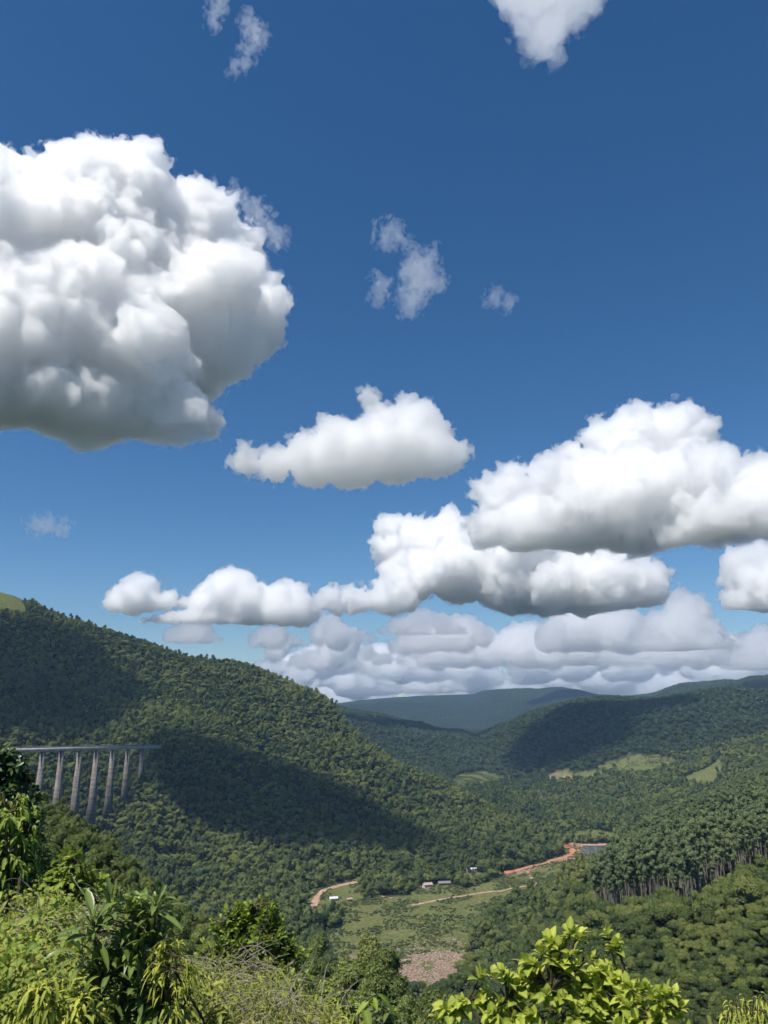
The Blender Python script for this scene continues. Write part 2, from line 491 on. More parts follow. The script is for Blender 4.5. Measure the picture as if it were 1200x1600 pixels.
_ico = None
def blob(rs, c, r, sub=2):
    """lumpy ball: added light-blocking core of a crown, also shapes the stones"""
    global _ico
    import bmesh
    if _ico is None or sub not in _ico:
        bm = bmesh.new(); bmesh.ops.create_icosphere(bm, subdivisions=sub, radius=1)
        _ico = _ico or {}
        _ico[sub] = (np.array([v.co[:] for v in bm.verts]), np.array([[v.index for v in f.verts] for f in bm.faces])); bm.free()
    v, t = _ico[sub]
    k = 1 + 0.35 * perlin(v * 1.7 + rs.uniform(0, 99, 3))
    return c + v * k[:, None] * np.asarray(r), t


def lobes_for(rs, kind):
    """crown lobes (centre, radii) for a tree of height 1 unit = metres"""
    L = []
    if kind == 'broad':
        H = rs.uniform(7.5, 10); R = rs.uniform(3.6, 4.8)
        L.append((np.array([0, 0, H * 0.66]), np.array([R * 0.75, R * 0.75, H * 0.3])))
        for k in range(rs.randint(6, 11)):
            a = rs.uniform(0, 6.28); d = R * rs.uniform(0.35, 0.95)
            r = R * rs.uniform(0.24, 0.5)
            L.append((np.array([d * math.cos(a), d * math.sin(a), H * rs.uniform(0.5, 0.9)]), np.array([r, r, r * rs.uniform(0.7, 1.0)])))
    elif kind == 'tall':
        H = rs.uniform(11, 14); R = rs.uniform(2.8, 3.6)
        for k in range(7):
            a = rs.uniform(0, 6.28); d = R * rs.uniform(0.1, 0.55)
            r = R * rs.uniform(0.4, 0.65)
            L.append((np.array([d * math.cos(a), d * math.sin(a), H * (0.45 + 0.5 * k / 7)]), np.array([r, r, r * 1.1])))
    elif kind == 'euc':
        H = rs.uniform(22, 31); R = rs.uniform(2.2, 3.3)
        for k in range(10):
            t = k / 9.0
            a = rs.uniform(0, 6.28); d = R * rs.uniform(0.1, 0.75) * (0.55 + 0.9 * t - 0.9 * t * t)
            r = R * rs.uniform(0.32, 0.55) * (0.75 + 0.5 * t - 0.35 * t * t)
            L.append((np.array([d * math.cos(a), d * math.sin(a), H * (0.58 + 0.39 * t ** 0.8)]), np.array([r, r, r * 0.85])))
    elif kind == 'bush':
        H = rs.uniform(1.6, 3.0)
        for k in range(4):
            a = rs.uniform(0, 6.28); d = H * rs.uniform(0.1, 0.6)
            r = H * rs.uniform(0.3, 0.5)
            L.append((np.array([d * math.cos(a), d * math.sin(a), r * 0.8]), np.array([r, r, r * 0.9])))
        H = H
    return L, H


def crown_mesh(name, rs, L, nleaf, size, mat, core=0.72, sub=2, jit=0.8):
    vol = np.array([np.prod(r) ** (2 / 3) for c, r in L]); cnt = np.maximum(4, (vol / vol.sum() * nleaf).astype(int))
    P, N = [], []
    for (c, r), k in zip(L, cnt):
        d = rs.normal(size=(k, 3)); d /= np.linalg.norm(d, axis=1)[:, None]
        d[:, 2] = np.where(d[:, 2] < -0.5, -d[:, 2], d[:, 2])
        lump = 1 + 0.35 * perlin(d * 2.2 + c * 0.7)
        rad = (rs.uniform(0.72, 1.06, k) * lump)[:, None]
        P.append(c + d * r * rad); N.append(d + np.array([0, 0, 0.25]))
    P, N = np.concatenate(P), np.concatenate(N)
    lv, lq, la = leaf_cards(rs, P, N, size, jit=jit)
    tv, tt, o = [], [], len(lv)
    for c, r in L:
        v, t = blob(rs, c, r * core, sub)  # opaque core in a darker tone, added to block light through the crown
        tv.append(v); tt.append(t + o); o += len(v)
    V = np.concatenate([lv] + tv); T = np.concatenate(tt)
    me = np_mesh(name, V, lq, T, smooth=False)
    at_ = me.attributes.new('leaf', 'FLOAT', 'POINT')
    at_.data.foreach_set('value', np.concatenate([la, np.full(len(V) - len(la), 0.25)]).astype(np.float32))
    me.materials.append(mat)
    return me


def trunk_mesh(name, rs, H, r, mat, lobes=None, lean=0.03, sides=7):
    top = H * 0.8
    pth = [(lean * H * rs.normal() * (k / 5) ** 2, lean * H * rs.normal() * (k / 5) ** 2, -2 + (top + 2) * k / 5) for k in range(6)]
    parts = [tube(pth, [r * (1.15 - 0.9 * k / 5) for k in range(6)], sides)]
    for c, rr in (lobes or []):
        s = np.array(pth[2]) * 0.5 + np.array(pth[3]) * 0.5
        s = np.array([s[0], s[1], min(s[2] * 1.1, c[2] * 0.8)])
        parts.append(tube([s, (s + c) / 2 + [0, 0, -0.15 * abs(c[2] - s[2])], c], [r * 0.5, r * 0.33, r * 0.12], 5))
    v, q = join(parts)
    me = np_mesh(name, v, q, smooth=True); me.materials.append(mat)
    return me


def whole(name, crown, trunk):
    """crown and trunk in one mesh, for the wood that reads as a mass"""
    import bmesh
    me = bpy.data.meshes.new(name)
    bm = bmesh.new(); bm.from_mesh(crown); nf = len(bm.faces)
    bm.from_mesh(trunk)
    bm.faces.ensure_lookup_table()
    for f in bm.faces[nf:]: f.material_index = 1
    bm.to_mesh(me); bm.free()
    for m in (crown.materials[0], trunk.materials[0]): me.materials.append(m)
    return me


rsT = np.random.RandomState(11)
KINDS = {}
def make_kind(kind, count, nleaf, size, mat, bark, r, key=None, core=0.72, sub=2, jit=0.8):
    out = []
    for i in range(count):
        L, H = lobes_for(rsT, kind)
        cm = crown_mesh(kind + '_crown', rsT, L, nleaf, size, mat, core, sub, jit)
        tm = trunk_mesh(kind + '_trunk', rsT, H, r, bark, L if kind == 'broad' else None)
        out.append((cm, tm, H))
    KINDS[key or kind] = out
make_kind('broad', 8, 1500, 0.5, M_LEAF, M_BARK, 0.22, core=0.8, jit=0.5)
make_kind('tall', 3, 1300, 0.48, M_LEAF, M_BARK, 0.2, core=0.8, jit=0.5)
make_kind('euc', 7, 2600, 0.40, M_EUC, M_PALE, 0.19, core=0.7, jit=0.6)
make_kind('bush', 5, 260, 0.34, M_BUSH, M_BARK, 0.06)
make_kind('broad', 5, 150, 2.0, M_FAR, M_BARK, 0.22, 'far', 0.9, 1, 0.4)
make_kind('broad', 6, 5200, 0.30, M_NEAR, M_BARK, 0.2, 'near', 0.75, 2, 0.6)
make_kind('tall', 5, 6500, 0.26, M_NEAR, M_BARK, 0.16, 'near_tall', 0.7, 2, 0.6)
KINDS['near'] += KINDS['near_tall']
make_kind('broad', 5, 5200, 0.30, M_LEAF, M_BARK, 0.2, 'mid', 0.78, 2, 0.55)

# ---- where trees stand
ELEV = ZG / RG
HORIZ = np.maximum.accumulate(ELEV + 0.0, axis=0)


def scatter(r0, r1, step, height, rs, amax=0.66):
    """jittered points on the land between two distances, leaving out what no view from near here could show"""
    X1 = r1 * amax
    nx, ny = int(2 * X1 / step), int(r1 / step)
    gx, gy = np.meshgrid(np.arange(nx), np.arange(ny))
    x = (gx.ravel() + rs.uniform(-0.45, 1.45, nx * ny)) * step - X1
    y = (gy.ravel() + rs.uniform(-0.45, 1.45, nx * ny)) * step
    r = np.hypot(x, y)
    k = (r > r0) & (r < r1) & (np.abs(x) < y * amax)
    x, y, r = x[k], y[k], r[k]
    z = ground(x, y)
    u = np.clip((x / y - A0) / (A1 - A0) * (NA - 1), 0, NA - 1).astype(int)
    v = np.clip((np.log(r) - lr_ax[0]) / (lr_ax[-1] - lr_ax[0]) * (NR - 1) - 2, 0, NR - 1).astype(int)
    vis = (z + height + 6 + r * 0.006) / r > HORIZ[v, u]
    return x[vis], y[vis], z[vis], r[vis]


def wood(name, kinds, x, y, z, scale, label, cat='trees', align=None):
    """one mass of trees too many to count"""
    protos = [p for k in kinds for p in KINDS[k]]
    col = bpy.data.collections.new(name + '_kinds')
    for c, t, H in protos:
        o = bpy.data.objects.new(name + '_kind', whole(name + '_kind', c, t)); col.objects.link(o)
    n_ = len(x)
    rs = np.random.RandomState(n_ % 1000)
    me = bpy.data.meshes.new(name)
    me.vertices.add(n_)
    me.vertices.foreach_set('co', np.stack([x, y, z], 1).astype(np.float32).ravel())
    for nm, typ, val in (('size', 'FLOAT', scale), ('turn', 'FLOAT', rs.uniform(0, 6.283, n_)), ('pick', 'INT', rs.randint(0, len(protos), n_))):
        a = me.attributes.new(nm, typ, 'POINT'); a.data.foreach_set('value', np.asarray(val, np.float32 if typ == 'FLOAT' else np.int32))
    o = link(name, me)
    ng = bpy.data.node_groups.new(name, 'GeometryNodeTree')
    ng.interface.new_socket('Geometry', in_out='INPUT', socket_type='NodeSocketGeometry')
    ng.interface.new_socket('Geometry', in_out='OUTPUT', socket_type='NodeSocketGeometry')
    N, L = ng.nodes, ng.links
    gi, go = N.new('NodeGroupInput'), N.new('NodeGroupOutput')
    ci = N.new('GeometryNodeCollectionInfo'); ci.inputs['Collection'].default_value = col
    ci.inputs['Separate Children'].default_value = True; ci.inputs['Reset Children'].default_value = True
    ip = N.new('GeometryNodeInstanceOnPoints'); ip.inputs['Pick Instance'].default_value = True
    def attr(nm, typ):
        a = N.new('GeometryNodeInputNamedAttribute'); a.data_type = typ; a.inputs['Name'].default_value = nm
        return a.outputs['Attribute']
    cx = N.new('ShaderNodeCombineXYZ'); L.new(attr('turn', 'FLOAT'), cx.inputs[2])
    L.new(gi.outputs[0], ip.inputs['Points']); L.new(ci.outputs[0], ip.inputs['Instance'])
    L.new(attr('pick', 'INT'), ip.inputs['Instance Index']); L.new(cx.outputs[0], ip.inputs['Rotation']); L.new(attr('size', 'FLOAT'), ip.inputs['Scale'])
    L.new(ip.outputs[0], go.inputs[0])
    o.modifiers.new('wood', 'NODES').node_group = ng
    tag(o, label, cat, None, 'stuff')
    print(name, n_)
    return o


def open_ground(x, y, roads=9.0):
    k = np.zeros(len(x), bool)
    for f in FIELDS + [ROCKS, RIVER_POOL]: k |= inside(f, x, y)
    for nm, L in ROAD_PTS.items(): k |= seg_dist(x, y, L) < roads
    return k


rsF = np.random.RandomState(4)
EUC_AREA = [area([(930,1445),(950,1400),(970,1372),(1000,1340),(1060,1282),(1120,1250),(1210,1210),(1240,1330),(1210,1372),(1130,1400),(1090,1425),(1010,1438)], 300),
            area([(640,1185),(690,1175),(710,1198),(700,1205),(650,1200)], 1500)]
SPUR = 420.0
x, y, z, r = scatter(70, 430, 5.4, 10, rsF)
a_ = x / y
k = ~open_ground(x, y) & (r > np.interp(a_, [-0.6, -0.26, -0.14, -0.08, 0.02, 0.08, 0.3], [262, 240, 190, 95, 82, 120, 170]))
near_pts = (x[k], y[k], z[k], r[k])
x, y, z, r = scatter(430, 2350, 5.8, 14, rsF)
k = ~open_ground(x, y)
euc = np.zeros(len(x), bool)
for f in EUC_AREA: euc |= inside(f, x, y)
gap = perlin(np.stack([x, y, 0 * x + 4], 1) / 26) + 0.7 * perlin(np.stack([x, y, 0 * x + 8], 1) / 11)
mid_pts = [v[k & ~euc & (gap > -0.5)] for v in (x, y, z, r)]
euc_pts = [v[k & euc] for v in (x, y, z, r)]
# the eucalyptus stand is planted closer
xe, ye, ze, re_ = scatter(380, 1050, 5.2, 28, rsF)
ke = ~open_ground(xe, ye); inn = np.zeros(len(xe), bool)
for f in EUC_AREA: inn |= inside(f, xe, ye)
euc_pts = [np.concatenate([a[(r > 1050)[k & euc]] if False else a[euc_pts[3] > 1050], b[ke & inn]]) for a, b in zip(euc_pts, (xe, ye, ze, re_))]
x, y, z, r = scatter(2350, 9000, 13.5, 12, rsF)
k = ~open_ground(x, y)
far_pts = [v[k] for v in (x, y, z, r)]

# nearest ones, each a tree of its own
def tree_things(name, kinds, pts, n_max, label, group, scale, seed):
    x, y, z, r = pts
    a = x / y
    rank = np.argsort(np.where(np.abs(a) < 0.56, r, 1e9))
    pick = rank[:n_max]
    rs = np.random.RandomState(seed)
    for i in pick:
        c, t, H = KINDS[kinds][rs.randint(len(KINDS[kinds]))]
        root = bpy.data.objects.new(name, None); C.collection.objects.link(root)
        root.location = (x[i], y[i], z[i]); root.rotation_euler = (0, 0, rs.uniform(0, 6.28))
        s = rs.uniform(*scale); root.scale = (s, s, s * rs.uniform(0.9, 1.15))
        tag(root, label, 'tree', group)
        for nm, me in (('crown', c), ('trunk', t)):
            o = bpy.data.objects.new(nm, me); o.parent = root; C.collection.objects.link(o)
    keep = np.ones(len(x), bool); keep[pick] = False
    return [v[keep] for v in pts]


x, y, z, r = near_pts
left = x < 0.02 * y
rest_near = tree_things('leafy_tree', 'near', [v[left] for v in near_pts], 290, 'leafy green tree on the near wooded slope below the viewpoint', 'trees on the near slope', (0.38, 0.68), 1)
rest_euc = tree_things('eucalyptus_tree', 'euc', euc_pts, 290, 'tall slender eucalyptus with a pale trunk, front part of the right slope grove', 'eucalyptus trees in the grove', (0.95, 1.3), 2)
rr = np.random.RandomState(9)
S = lambda n_, a=0.7, b=1.2: rr.uniform(a, b, n_)
nr = [np.concatenate([a, b[~left]]) for a, b in zip(rest_near, near_pts)]
xs, ys, zs, rs_ = scatter(38, 300, 3.0, 3, rsF)
ks = (xs / ys < 0.12)
wood('near_scrub', ['near'], xs[ks], ys[ks], zs[ks] - 0.6, S(ks.sum(), 0.22, 0.5), 'green scrub covering the near slope below the viewpoint', 'bushes')
wood('near_wood', ['mid'], nr[0], nr[1], nr[2], S(len(nr[0]), 0.5, 1.05), 'dense green wood covering the lower near slopes')
cl = mid_pts[3] < 850
msz = (0.42 + 1.35 * rr.uniform(0, 1, len(mid_pts[0])) ** 2.2) * (1 + 0.45 * perlin(np.stack([mid_pts[0], mid_pts[1], 0 * mid_pts[0]], 1) / 30))
wood('slope_wood', ['mid'], *[v[cl] for v in mid_pts[:3]], msz[cl], 'dense green wood on the lower right slope and at the near edge of the valley floor')
wood('valley_wood', ['broad', 'tall'], *[v[~cl] for v in mid_pts[:3]], msz[~cl], 'dense dark green forest covering the hills on both sides of the valley')
wood('eucalyptus_wood', ['euc'], *rest_euc[:3], S(len(rest_euc[0]), 0.8, 1.25), 'eucalyptus plantation of slender trees on the right slope')
wood('far_wood', ['far'], *far_pts[:3], S(len(far_pts[0]), 1.0, 1.9), 'hazy forest on the far hills and the plateau')
# bushes on the open valley floor
x, y, z, r = scatter(600, 2900, 3.4, 3, rsF)
fl = np.zeros(len(x), bool)
for f in FIELDS[:1] + FIELDS[4:5] + FIELDS[11:]: fl |= inside(f, x, y)
dens = perlin(np.stack([x, y, 0 * x], 1) / 38) + 0.5 * perlin(np.stack([x, y, 0 * x], 1) / 13)
k = fl & (dens > np.where(inside(ROCKS, x, y), 0.3, -0.05))
k &= np.min([seg_dist(x, y, L) for L in ROAD_PTS.values()], axis=0) > 4
wood('valley_bushes', ['bush'], x[k], y[k], z[k], S(k.sum(), 0.25, 1.0) * (1 + 0.8 * np.clip(dens[k], 0, 1)), 'scattered low green bushes on the grassy valley floor', 'bushes')
# ------------------------------------------------------------------ built things in the valley
def boxes(name, blist, mat, parent=None):
    """each box: centre, half sizes along u, v, z with u,v unit vectors in plan; optional top scale"""
    V, Q = [], []
    for c, hu, hv, hz, u, *ts in blist:
        ts = ts[0] if ts else (1, 1)
        u = np.array([u[0], u[1], 0.0]); u /= np.linalg.norm(u); v = np.array([-u[1], u[0], 0])
        c = np.array(c); o = len(V)
        for sz in (-1, 1):
            k = ts if sz > 0 else (1, 1)
            for su, sv in ((-1, -1), (1, -1), (1, 1), (-1, 1)):
                V.append(c + u * hu * su * k[0] + v * hv * sv * k[1] + np.array([0, 0, hz * sz]))
        Q += [(o, o+3, o+2, o+1), (o+4, o+5, o+6, o+7)] + [(o+i, o+(i+1) % 4, o+4+(i+1) % 4, o+4+i) for i in range(4)]
    return link(name, np_mesh(name, np.array(V), np.array(Q)), mat, parent)


def plain(name, c0, c1, scale=1.0, rough=0.8, detail=5):
    m, n, l, out = new_mat(name)
    tc = n.new('ShaderNodeTexCoord')
    r = ramp(n, l, noise(n, l, scale, detail, tc.outputs['Object']).outputs[0], [(0.35, c0), (0.68, c1)])
    b = n.new('ShaderNodeBsdfPrincipled'); b.inputs['Roughness'].default_value = rough
    l.new(r.outputs[0], b.inputs['Base Color']); l.new(b.outputs[0], out.inputs['Surface'])
    return m


# concrete with poured bands and weather streaks
M_CONC, n, l, out = new_mat('concrete')
geo = n.new('ShaderNodeNewGeometry')
mp = n.new('ShaderNodeMapping'); mp.inputs['Scale'].default_value = (0.35, 0.35, 0.03); l.new(geo.outputs['Position'], mp.inputs[0])
mp2 = n.new('ShaderNodeMapping'); mp2.inputs['Scale'].default_value = (0.02, 0.02, 0.30); l.new(geo.outputs['Position'], mp2.inputs[0])
c_ = mix(n, l, 0.55, ramp(n, l, noise(n, l, 1, 6, mp.outputs[0]).outputs[0], [(0.3, (0.07, 0.06, 0.055)), (0.7, (0.32, 0.28, 0.245))]).outputs[0],
         ramp(n, l, noise(n, l, 1, 4, mp2.outputs[0]).outputs[0], [(0.35, (0.08, 0.07, 0.062)), (0.65, (0.30, 0.27, 0.24))]).outputs[0])
b = n.new('ShaderNodeBsdfDiffuse'); l.new(c_, b.inputs['Color']); l.new(b.outputs[0], out.inputs['Surface'])
M_RAIL = plain('steel_railing', (0.16, 0.15, 0.14), (0.26, 0.24, 0.22))
M_BALLAST = plain('ballast', (0.10, 0.085, 0.075), (0.2, 0.17, 0.15), 1.0)

S_ = 1100.0
vx0, vdx, vy0, vdy = -0.4499 * S_, 0.01226 * S_, 1.0 * S_, 0.0301 * S_
vz = lambda t: (-0.0530 * 1.0 * S_) + t * (-0.0500 * 1.2107 * S_ + 0.0530 * S_) / 7.0
vp = lambda t: np.array([vx0 + vdx * t, vy0 + vdy * t])
vu = np.array([vdx, vdy]); vlen = float(np.hypot(*vu)); vu = vu / vlen
via = thing('viaduct', (*vp(4), vz(4)), 'grey concrete railway viaduct on tall tapering piers in front of the left hill', 'viaduct')
def local(o):
    for v in o.data.vertices: v.co -= via.location
    o.parent = via
    return o
T0, T1 = -3.2, 8.25
segs = []
for i in range(24):
    t = T0 + (T1 - T0) * (i + 0.5) / 24
    segs.append(((*vp(t), vz(t) - 1.6), vlen * (T1 - T0) / 48 + 0.002, 2.2, 2.2, vu))
# one long box girder, slightly sloping
def beam(name, off, hz, hw, mat, shift=0.0):
    V = []
    vv = np.array([-vu[1], vu[0]])
    for t in (T0, T1):
        for sw, sz in ((-1, -1), (1, -1), (1, 1), (-1, 1)):
            p = vp(t) + vv * (shift + hw * sw)
            V.append((p[0], p[1], vz(t) + off + hz * sz))
    Q = [(0, 1, 2, 3), (7, 6, 5, 4)] + [(i, 4 + i, 4 + (i + 1) % 4, (i + 1) % 4) for i in range(4)]
    return local(link(name, np_mesh(name, np.array(V), np.array(Q)), mat))
M_DECK = plain('deck_concrete', (0.40, 0.37, 0.33), (0.58, 0.55, 0.49), 0.12)
beam('deck', -2.9, 2.5, 2.6, M_DECK)
beam('track_bed', -0.15, 0.25, 2.5, M_BALLAST)
vn = np.array([-vu[1], vu[0]])
for sd in (-1, 1):
    beam('parapet', 0.55, 0.4, 0.15, M_RAIL, shift=sd * 2.75)
posts = []
for i in range(130):
    t = T0 + (T1 - T0) * i / 130
    for sd in (-2.95, 2.95):
        posts.append(((*(vp(t) + vn * sd), vz(t) + 0.9), 0.08, 0.08, 1.1, vu))
local(boxes('railing_posts', posts, M_RAIL))
for t in (-0.2, 1.4, 3.0, 3.3, 4.6, 5.1, 7.0):
    local(boxes('refuge_platform', [((*(vp(t) - vn * 3.7), vz(t) + 0.1), 1.5, 0.9, 0.2, vu), ((*(vp(t) - vn * 4.5), vz(t) + 1.2), 1.4, 0.08, 0.9, vu)], M_RAIL))
for i in range(-3, 8):
    p = vp(i); zt = vz(i) - 5.4
    zg = float(ground(p[0], p[1])) - 14
    h = (zt - zg) / 2
    tall = 2 * h
    wt = 2.6; wb = wt + tall * 0.031
    b1 = boxes('pier', [((p[0], p[1], zg + h), wb * 0.7, wb, h, vu, (wt * 0.8 / (wb * 0.7), wt / wb)), ((p[0], p[1], zt - 0.7), wt * 0.85 + 0.6, wt + 0.8, 0.7, vu)], M_CONC)
    local(b1)

# ---- roads, laid on the land
M_DIRT = plain('red_earth', (0.36, 0.145, 0.08), (0.54, 0.27, 0.16), 0.15)
M_TRACK = plain('pale_earth', (0.34, 0.19, 0.12), (0.50, 0.34, 0.24), 0.15)
def strip(name, line, width, mat, lift=0.35, side=0.0):
    P = np.array(line); d = np.concatenate([[0], np.cumsum(np.hypot(*np.diff(P[:, :2], axis=0).T))])
    s = np.linspace(0, d[-1], int(d[-1] / 5) + 2)
    x = np.interp(s, d, P[:, 0]); y = np.interp(s, d, P[:, 1])
    K = np.ones(5) / 5
    x = np.convolve(np.pad(x, 2, mode='edge'), K, 'valid'); y = np.convolve(np.pad(y, 2, mode='edge'), K, 'valid')
    tx, ty = np.gradient(x), np.gradient(y); tl = np.hypot(tx, ty) + 1e-9
    nx_, ny_ = -ty / tl, tx / tl
    W = 4; rows = []
    rs = np.random.RandomState(len(s))
    for k in range(W + 1):
        o = side + (k / W - 0.5) * width * (1 + 0.12 * rs.normal(size=len(s)))
        xx, yy = x + nx_ * o, y + ny_ * o
        rows.append(np.stack([xx, yy, ground(xx, yy) + lift], 1))
    V = np.stack(rows, 1).reshape(-1, 3)
    idx = np.arange(len(V)).reshape(len(s), W + 1)
    Q = np.stack([idx[:-1, :-1], idx[:-1, 1:], idx[1:, 1:], idx[1:, :-1]], -1).reshape(-1, 4)
    o = link(name, np_mesh(name, V, Q), mat); tag(o, kind='structure')
    return x, y, nx_, ny_
strip('dirt_road', ROAD_PTS['dirt_road'], 9, M_TRACK)
rx, ry, rnx, rny = strip('main_road', ROAD_PTS['main'], 11, M_DIRT)
strip('track', ROAD_PTS['track'], 6, M_TRACK)
strip('footpath', road_line([(823, 1361), (830, 1372), (838, 1383)]), 4, M_TRACK)
strip('soil_bank', road_line([(580, 1396), (600, 1402), (616, 1404)]), 7, M_TRACK)
strip('river_bank', road_line([(892, 1317), (905, 1321), (925, 1321), (955, 1320)], 1200), 14, M_TRACK)

# red earth cutting above the road and the rubble bank below it
rs = np.random.RandomState(3)
M_STONE = plain('stone', (0.20, 0.135, 0.105), (0.46, 0.34, 0.27), 0.5)
M_REDSTONE = plain('red_rubble', (0.26, 0.115, 0.07), (0.50, 0.32, 0.22), 0.6)
def stone_mesh(name, mat, seed):
    r_ = np.random.RandomState(seed)
    v, t = blob(r_, np.zeros(3), np.array([1.0, r_.uniform(0.6, 0.9), r_.uniform(0.45, 0.7)]), 2)
    me = np_mesh(name, v, None, t); me.materials.append(mat)
    return me
def heap_of(name, label, x, y, size, mat, seed):
    ms = [stone_mesh('stone', mat, seed + k) for k in range(4)]
    V, T, o = [], [], 0
    z = ground(x, y)
    r_ = np.random.RandomState(seed)
    src = [(np.array([v.co[:] for v in m.vertices]), np.array([p.vertices[:] for p in m.polygons])) for m in ms]
    for i in range(len(x)):
        v, t = src[i % 4]
        a = r_.uniform(0, 6.28); c, s = math.cos(a), math.sin(a)
        w = v @ np.array([[c, s, 0], [-s, c, 0], [0, 0, 1]]) * size[i] + np.array([x[i], y[i], z[i] + size[i] * 0.15])
        V.append(w); T.append(t + o); o += len(v)
    ob = link(name, np_mesh(name, np.concatenate(V), None, np.concatenate(T)), mat)
    tag(ob, label, 'stones', None, 'stuff')
    for m in ms: bpy.data.meshes.remove(m)
k = rs.randint(0, len(rx), 700)
side = -1 if rny[len(rny) // 2] > 0 else 1
off = side * (6 + rs.uniform(0, 1, 700) ** 1.3 * 15)
heap_of('road_rubble', 'reddish rubble bank heaped below the red earth road', rx[k] + rnx[k] * off, ry[k] + rny[k] * off, rs.uniform(0.5, 1.6, 700), M_REDSTONE, 5)
rc_ = ROCKS.mean(0); ROCKS2 = rc_ + (ROCKS - rc_) * 1.7
lo_, hi_ = ROCKS2.min(0), ROCKS2.max(0)
x = rs.uniform(lo_[0], hi_[0], 14000); y = rs.uniform(lo_[1], hi_[1], 14000)
k = (inside(ROCKS, x, y) | (inside(ROCKS2, x, y) & (rs.uniform(0, 1, 14000) < 0.22))) & (perlin(np.stack([x, y, 0 * x], 1) / 14) < 0.14)
heap_of('river_stones', 'pale pinkish river stones strewn over the dry river bed', x[k], y[k], rs.uniform(0.25, 1.0, 14000)[k] ** 1.6 * 1.5, M_STONE, 9)
# terraced earth wall at the head of the road
p = hit(889, 1326, 900)
uu = np.array([rx[-1] - rx[-4], ry[-1] - ry[-4]]); uu /= np.linalg.norm(uu)
wl_ = thing('earth_wall', p, 'terraced red earth wall at the far end of the red road', 'retaining wall')
for i in range(4):
    boxes('terrace', [((-4 - 2.2 * i, 3.0 * i, 1.2 + 2.3 * i), 15 - 2.4 * i, 4, 1.6, (0.9, 0.45), (0.96, 0.75))], M_DIRT, wl_)
wl2 = thing('cut_bank', hit(797, 1366, 900), 'low red earth bank at the near end of the red road', 'retaining wall')
boxes('bank_face', [((0, 0, 1.5), 9, 4, 2.6, (0.9, 0.4), (0.9, 0.7))], M_DIRT, wl2)

# ---- river pool
M_WATER, n, l, out = new_mat('water')
b = n.new('ShaderNodeBsdfPrincipled'); b.inputs['Base Color'].default_value = (0.10, 0.11, 0.12, 1); b.inputs['Roughness'].default_value = 0.12
bp = n.new('ShaderNodeBump'); bp.inputs['Strength'].default_value = 0.25
geo = n.new('ShaderNodeNewGeometry'); l.new(noise(n, l, 0.6, 4, geo.outputs['Position']).outputs[0], bp.inputs['Height']); l.new(bp.outputs[0], b.inputs['Normal'])
l.new(b.outputs[0], out.inputs['Surface'])
zc = float(np.max(ground(RIVER_POOL[:, 0], RIVER_POOL[:, 1]))) + 0.4
me = np_mesh('river', np.column_stack([RIVER_POOL, np.full(len(RIVER_POOL), zc)]), None, np.array([(0, i, i + 1) for i in range(1, len(RIVER_POOL) - 1)]))
tag(link('river', me, M_WATER), kind='structure')

# ---- houses and sheds
M_WHITE = plain('white_wall', (0.55, 0.53, 0.49), (0.74, 0.72, 0.68), 0.6)
M_ROOF = plain('white_roof', (0.62, 0.62, 0.62), (0.8, 0.8, 0.8), 0.4)
M_PINK = plain('faded_tiles', (0.34, 0.22, 0.17), (0.52, 0.38, 0.31), 0.8)
M_GREY = plain('grey_sheet_roof', (0.15, 0.15, 0.15), (0.27, 0.26, 0.25), 0.6)
M_PLANK = plain('weathered_planks', (0.14, 0.11, 0.09), (0.27, 0.22, 0.18), 1.5)
M_DARK = plain('dark_opening', (0.02, 0.02, 0.02), (0.04, 0.04, 0.04))
M_POLE = plain('grey_pole', (0.30, 0.28, 0.25), (0.45, 0.43, 0.40))


def house(name, px, py, w, d, h, rise, turn, wall, roof, label, cat='house', wins=2, door=True, rmin=500, wallparts=True):
    p = hit(px, py, rmin)
    t = thing(name, (p.x, p.y, p.z), label, cat)
    t.rotation_euler = (0, 0, math.radians(turn))
    W, D = w / 2, d / 2
    V = [(-W, -D, -2), (W, -D, -2), (W, D, -2), (-W, D, -2), (-W, -D, h), (W, -D, h), (W, D, h), (-W, D, h), (-W, 0, h + rise), (W, 0, h + rise)]
    me = np_mesh('wall', V, [(0, 1, 5, 4), (2, 3, 7, 6)], None); 
    bpy.data.meshes.remove(me)
    me = bpy.data.meshes.new('wall'); me.from_pydata(V, [], [(0, 1, 5, 4), (2, 3, 7, 6), (3, 0, 4, 8, 7), (1, 2, 6, 9, 5)])
    link('wall', me, wall, t)
    e, th = 0.7, 0.12
    R = []
    k = e * rise / D
    for sgn in (-1, 1):
        R += [(-W - e, sgn * (D + e), h - k + 0.03), (W + e, sgn * (D + e), h - k + 0.03), (W + e, 0, h + rise + 0.03), (-W - e, 0, h + rise + 0.03)]
        R += [(-W - e, sgn * (D + e), h - k + 0.03 + th), (W + e, sgn * (D + e), h - k + 0.03 + th), (W + e, 0, h + rise + 0.03 + th), (-W - e, 0, h + rise + 0.03 + th)]
    me = bpy.data.meshes.new('roof')
    me.from_pydata(R, [], [tuple(o + i for i in f) for o in (0, 8) for f in ((0, 3, 2, 1), (4, 5, 6, 7), (0, 1, 5, 4), (1, 2, 6, 5), (3, 0, 4, 7))])
    link('roof', me, roof, t)
    for i in range(wins):
        x = -W + w * (i + 0.7) / (wins + 0.4)
        boxes('window', [((x, -D - 0.02, h * 0.55), 0.6, 0.03, 0.55, (1, 0))], M_DARK, t)
    if door:
        boxes('door', [((W * 0.72, -D - 0.02, 1.0), 0.5, 0.03, 1.05, (1, 0))], M_DARK, t)
    return t


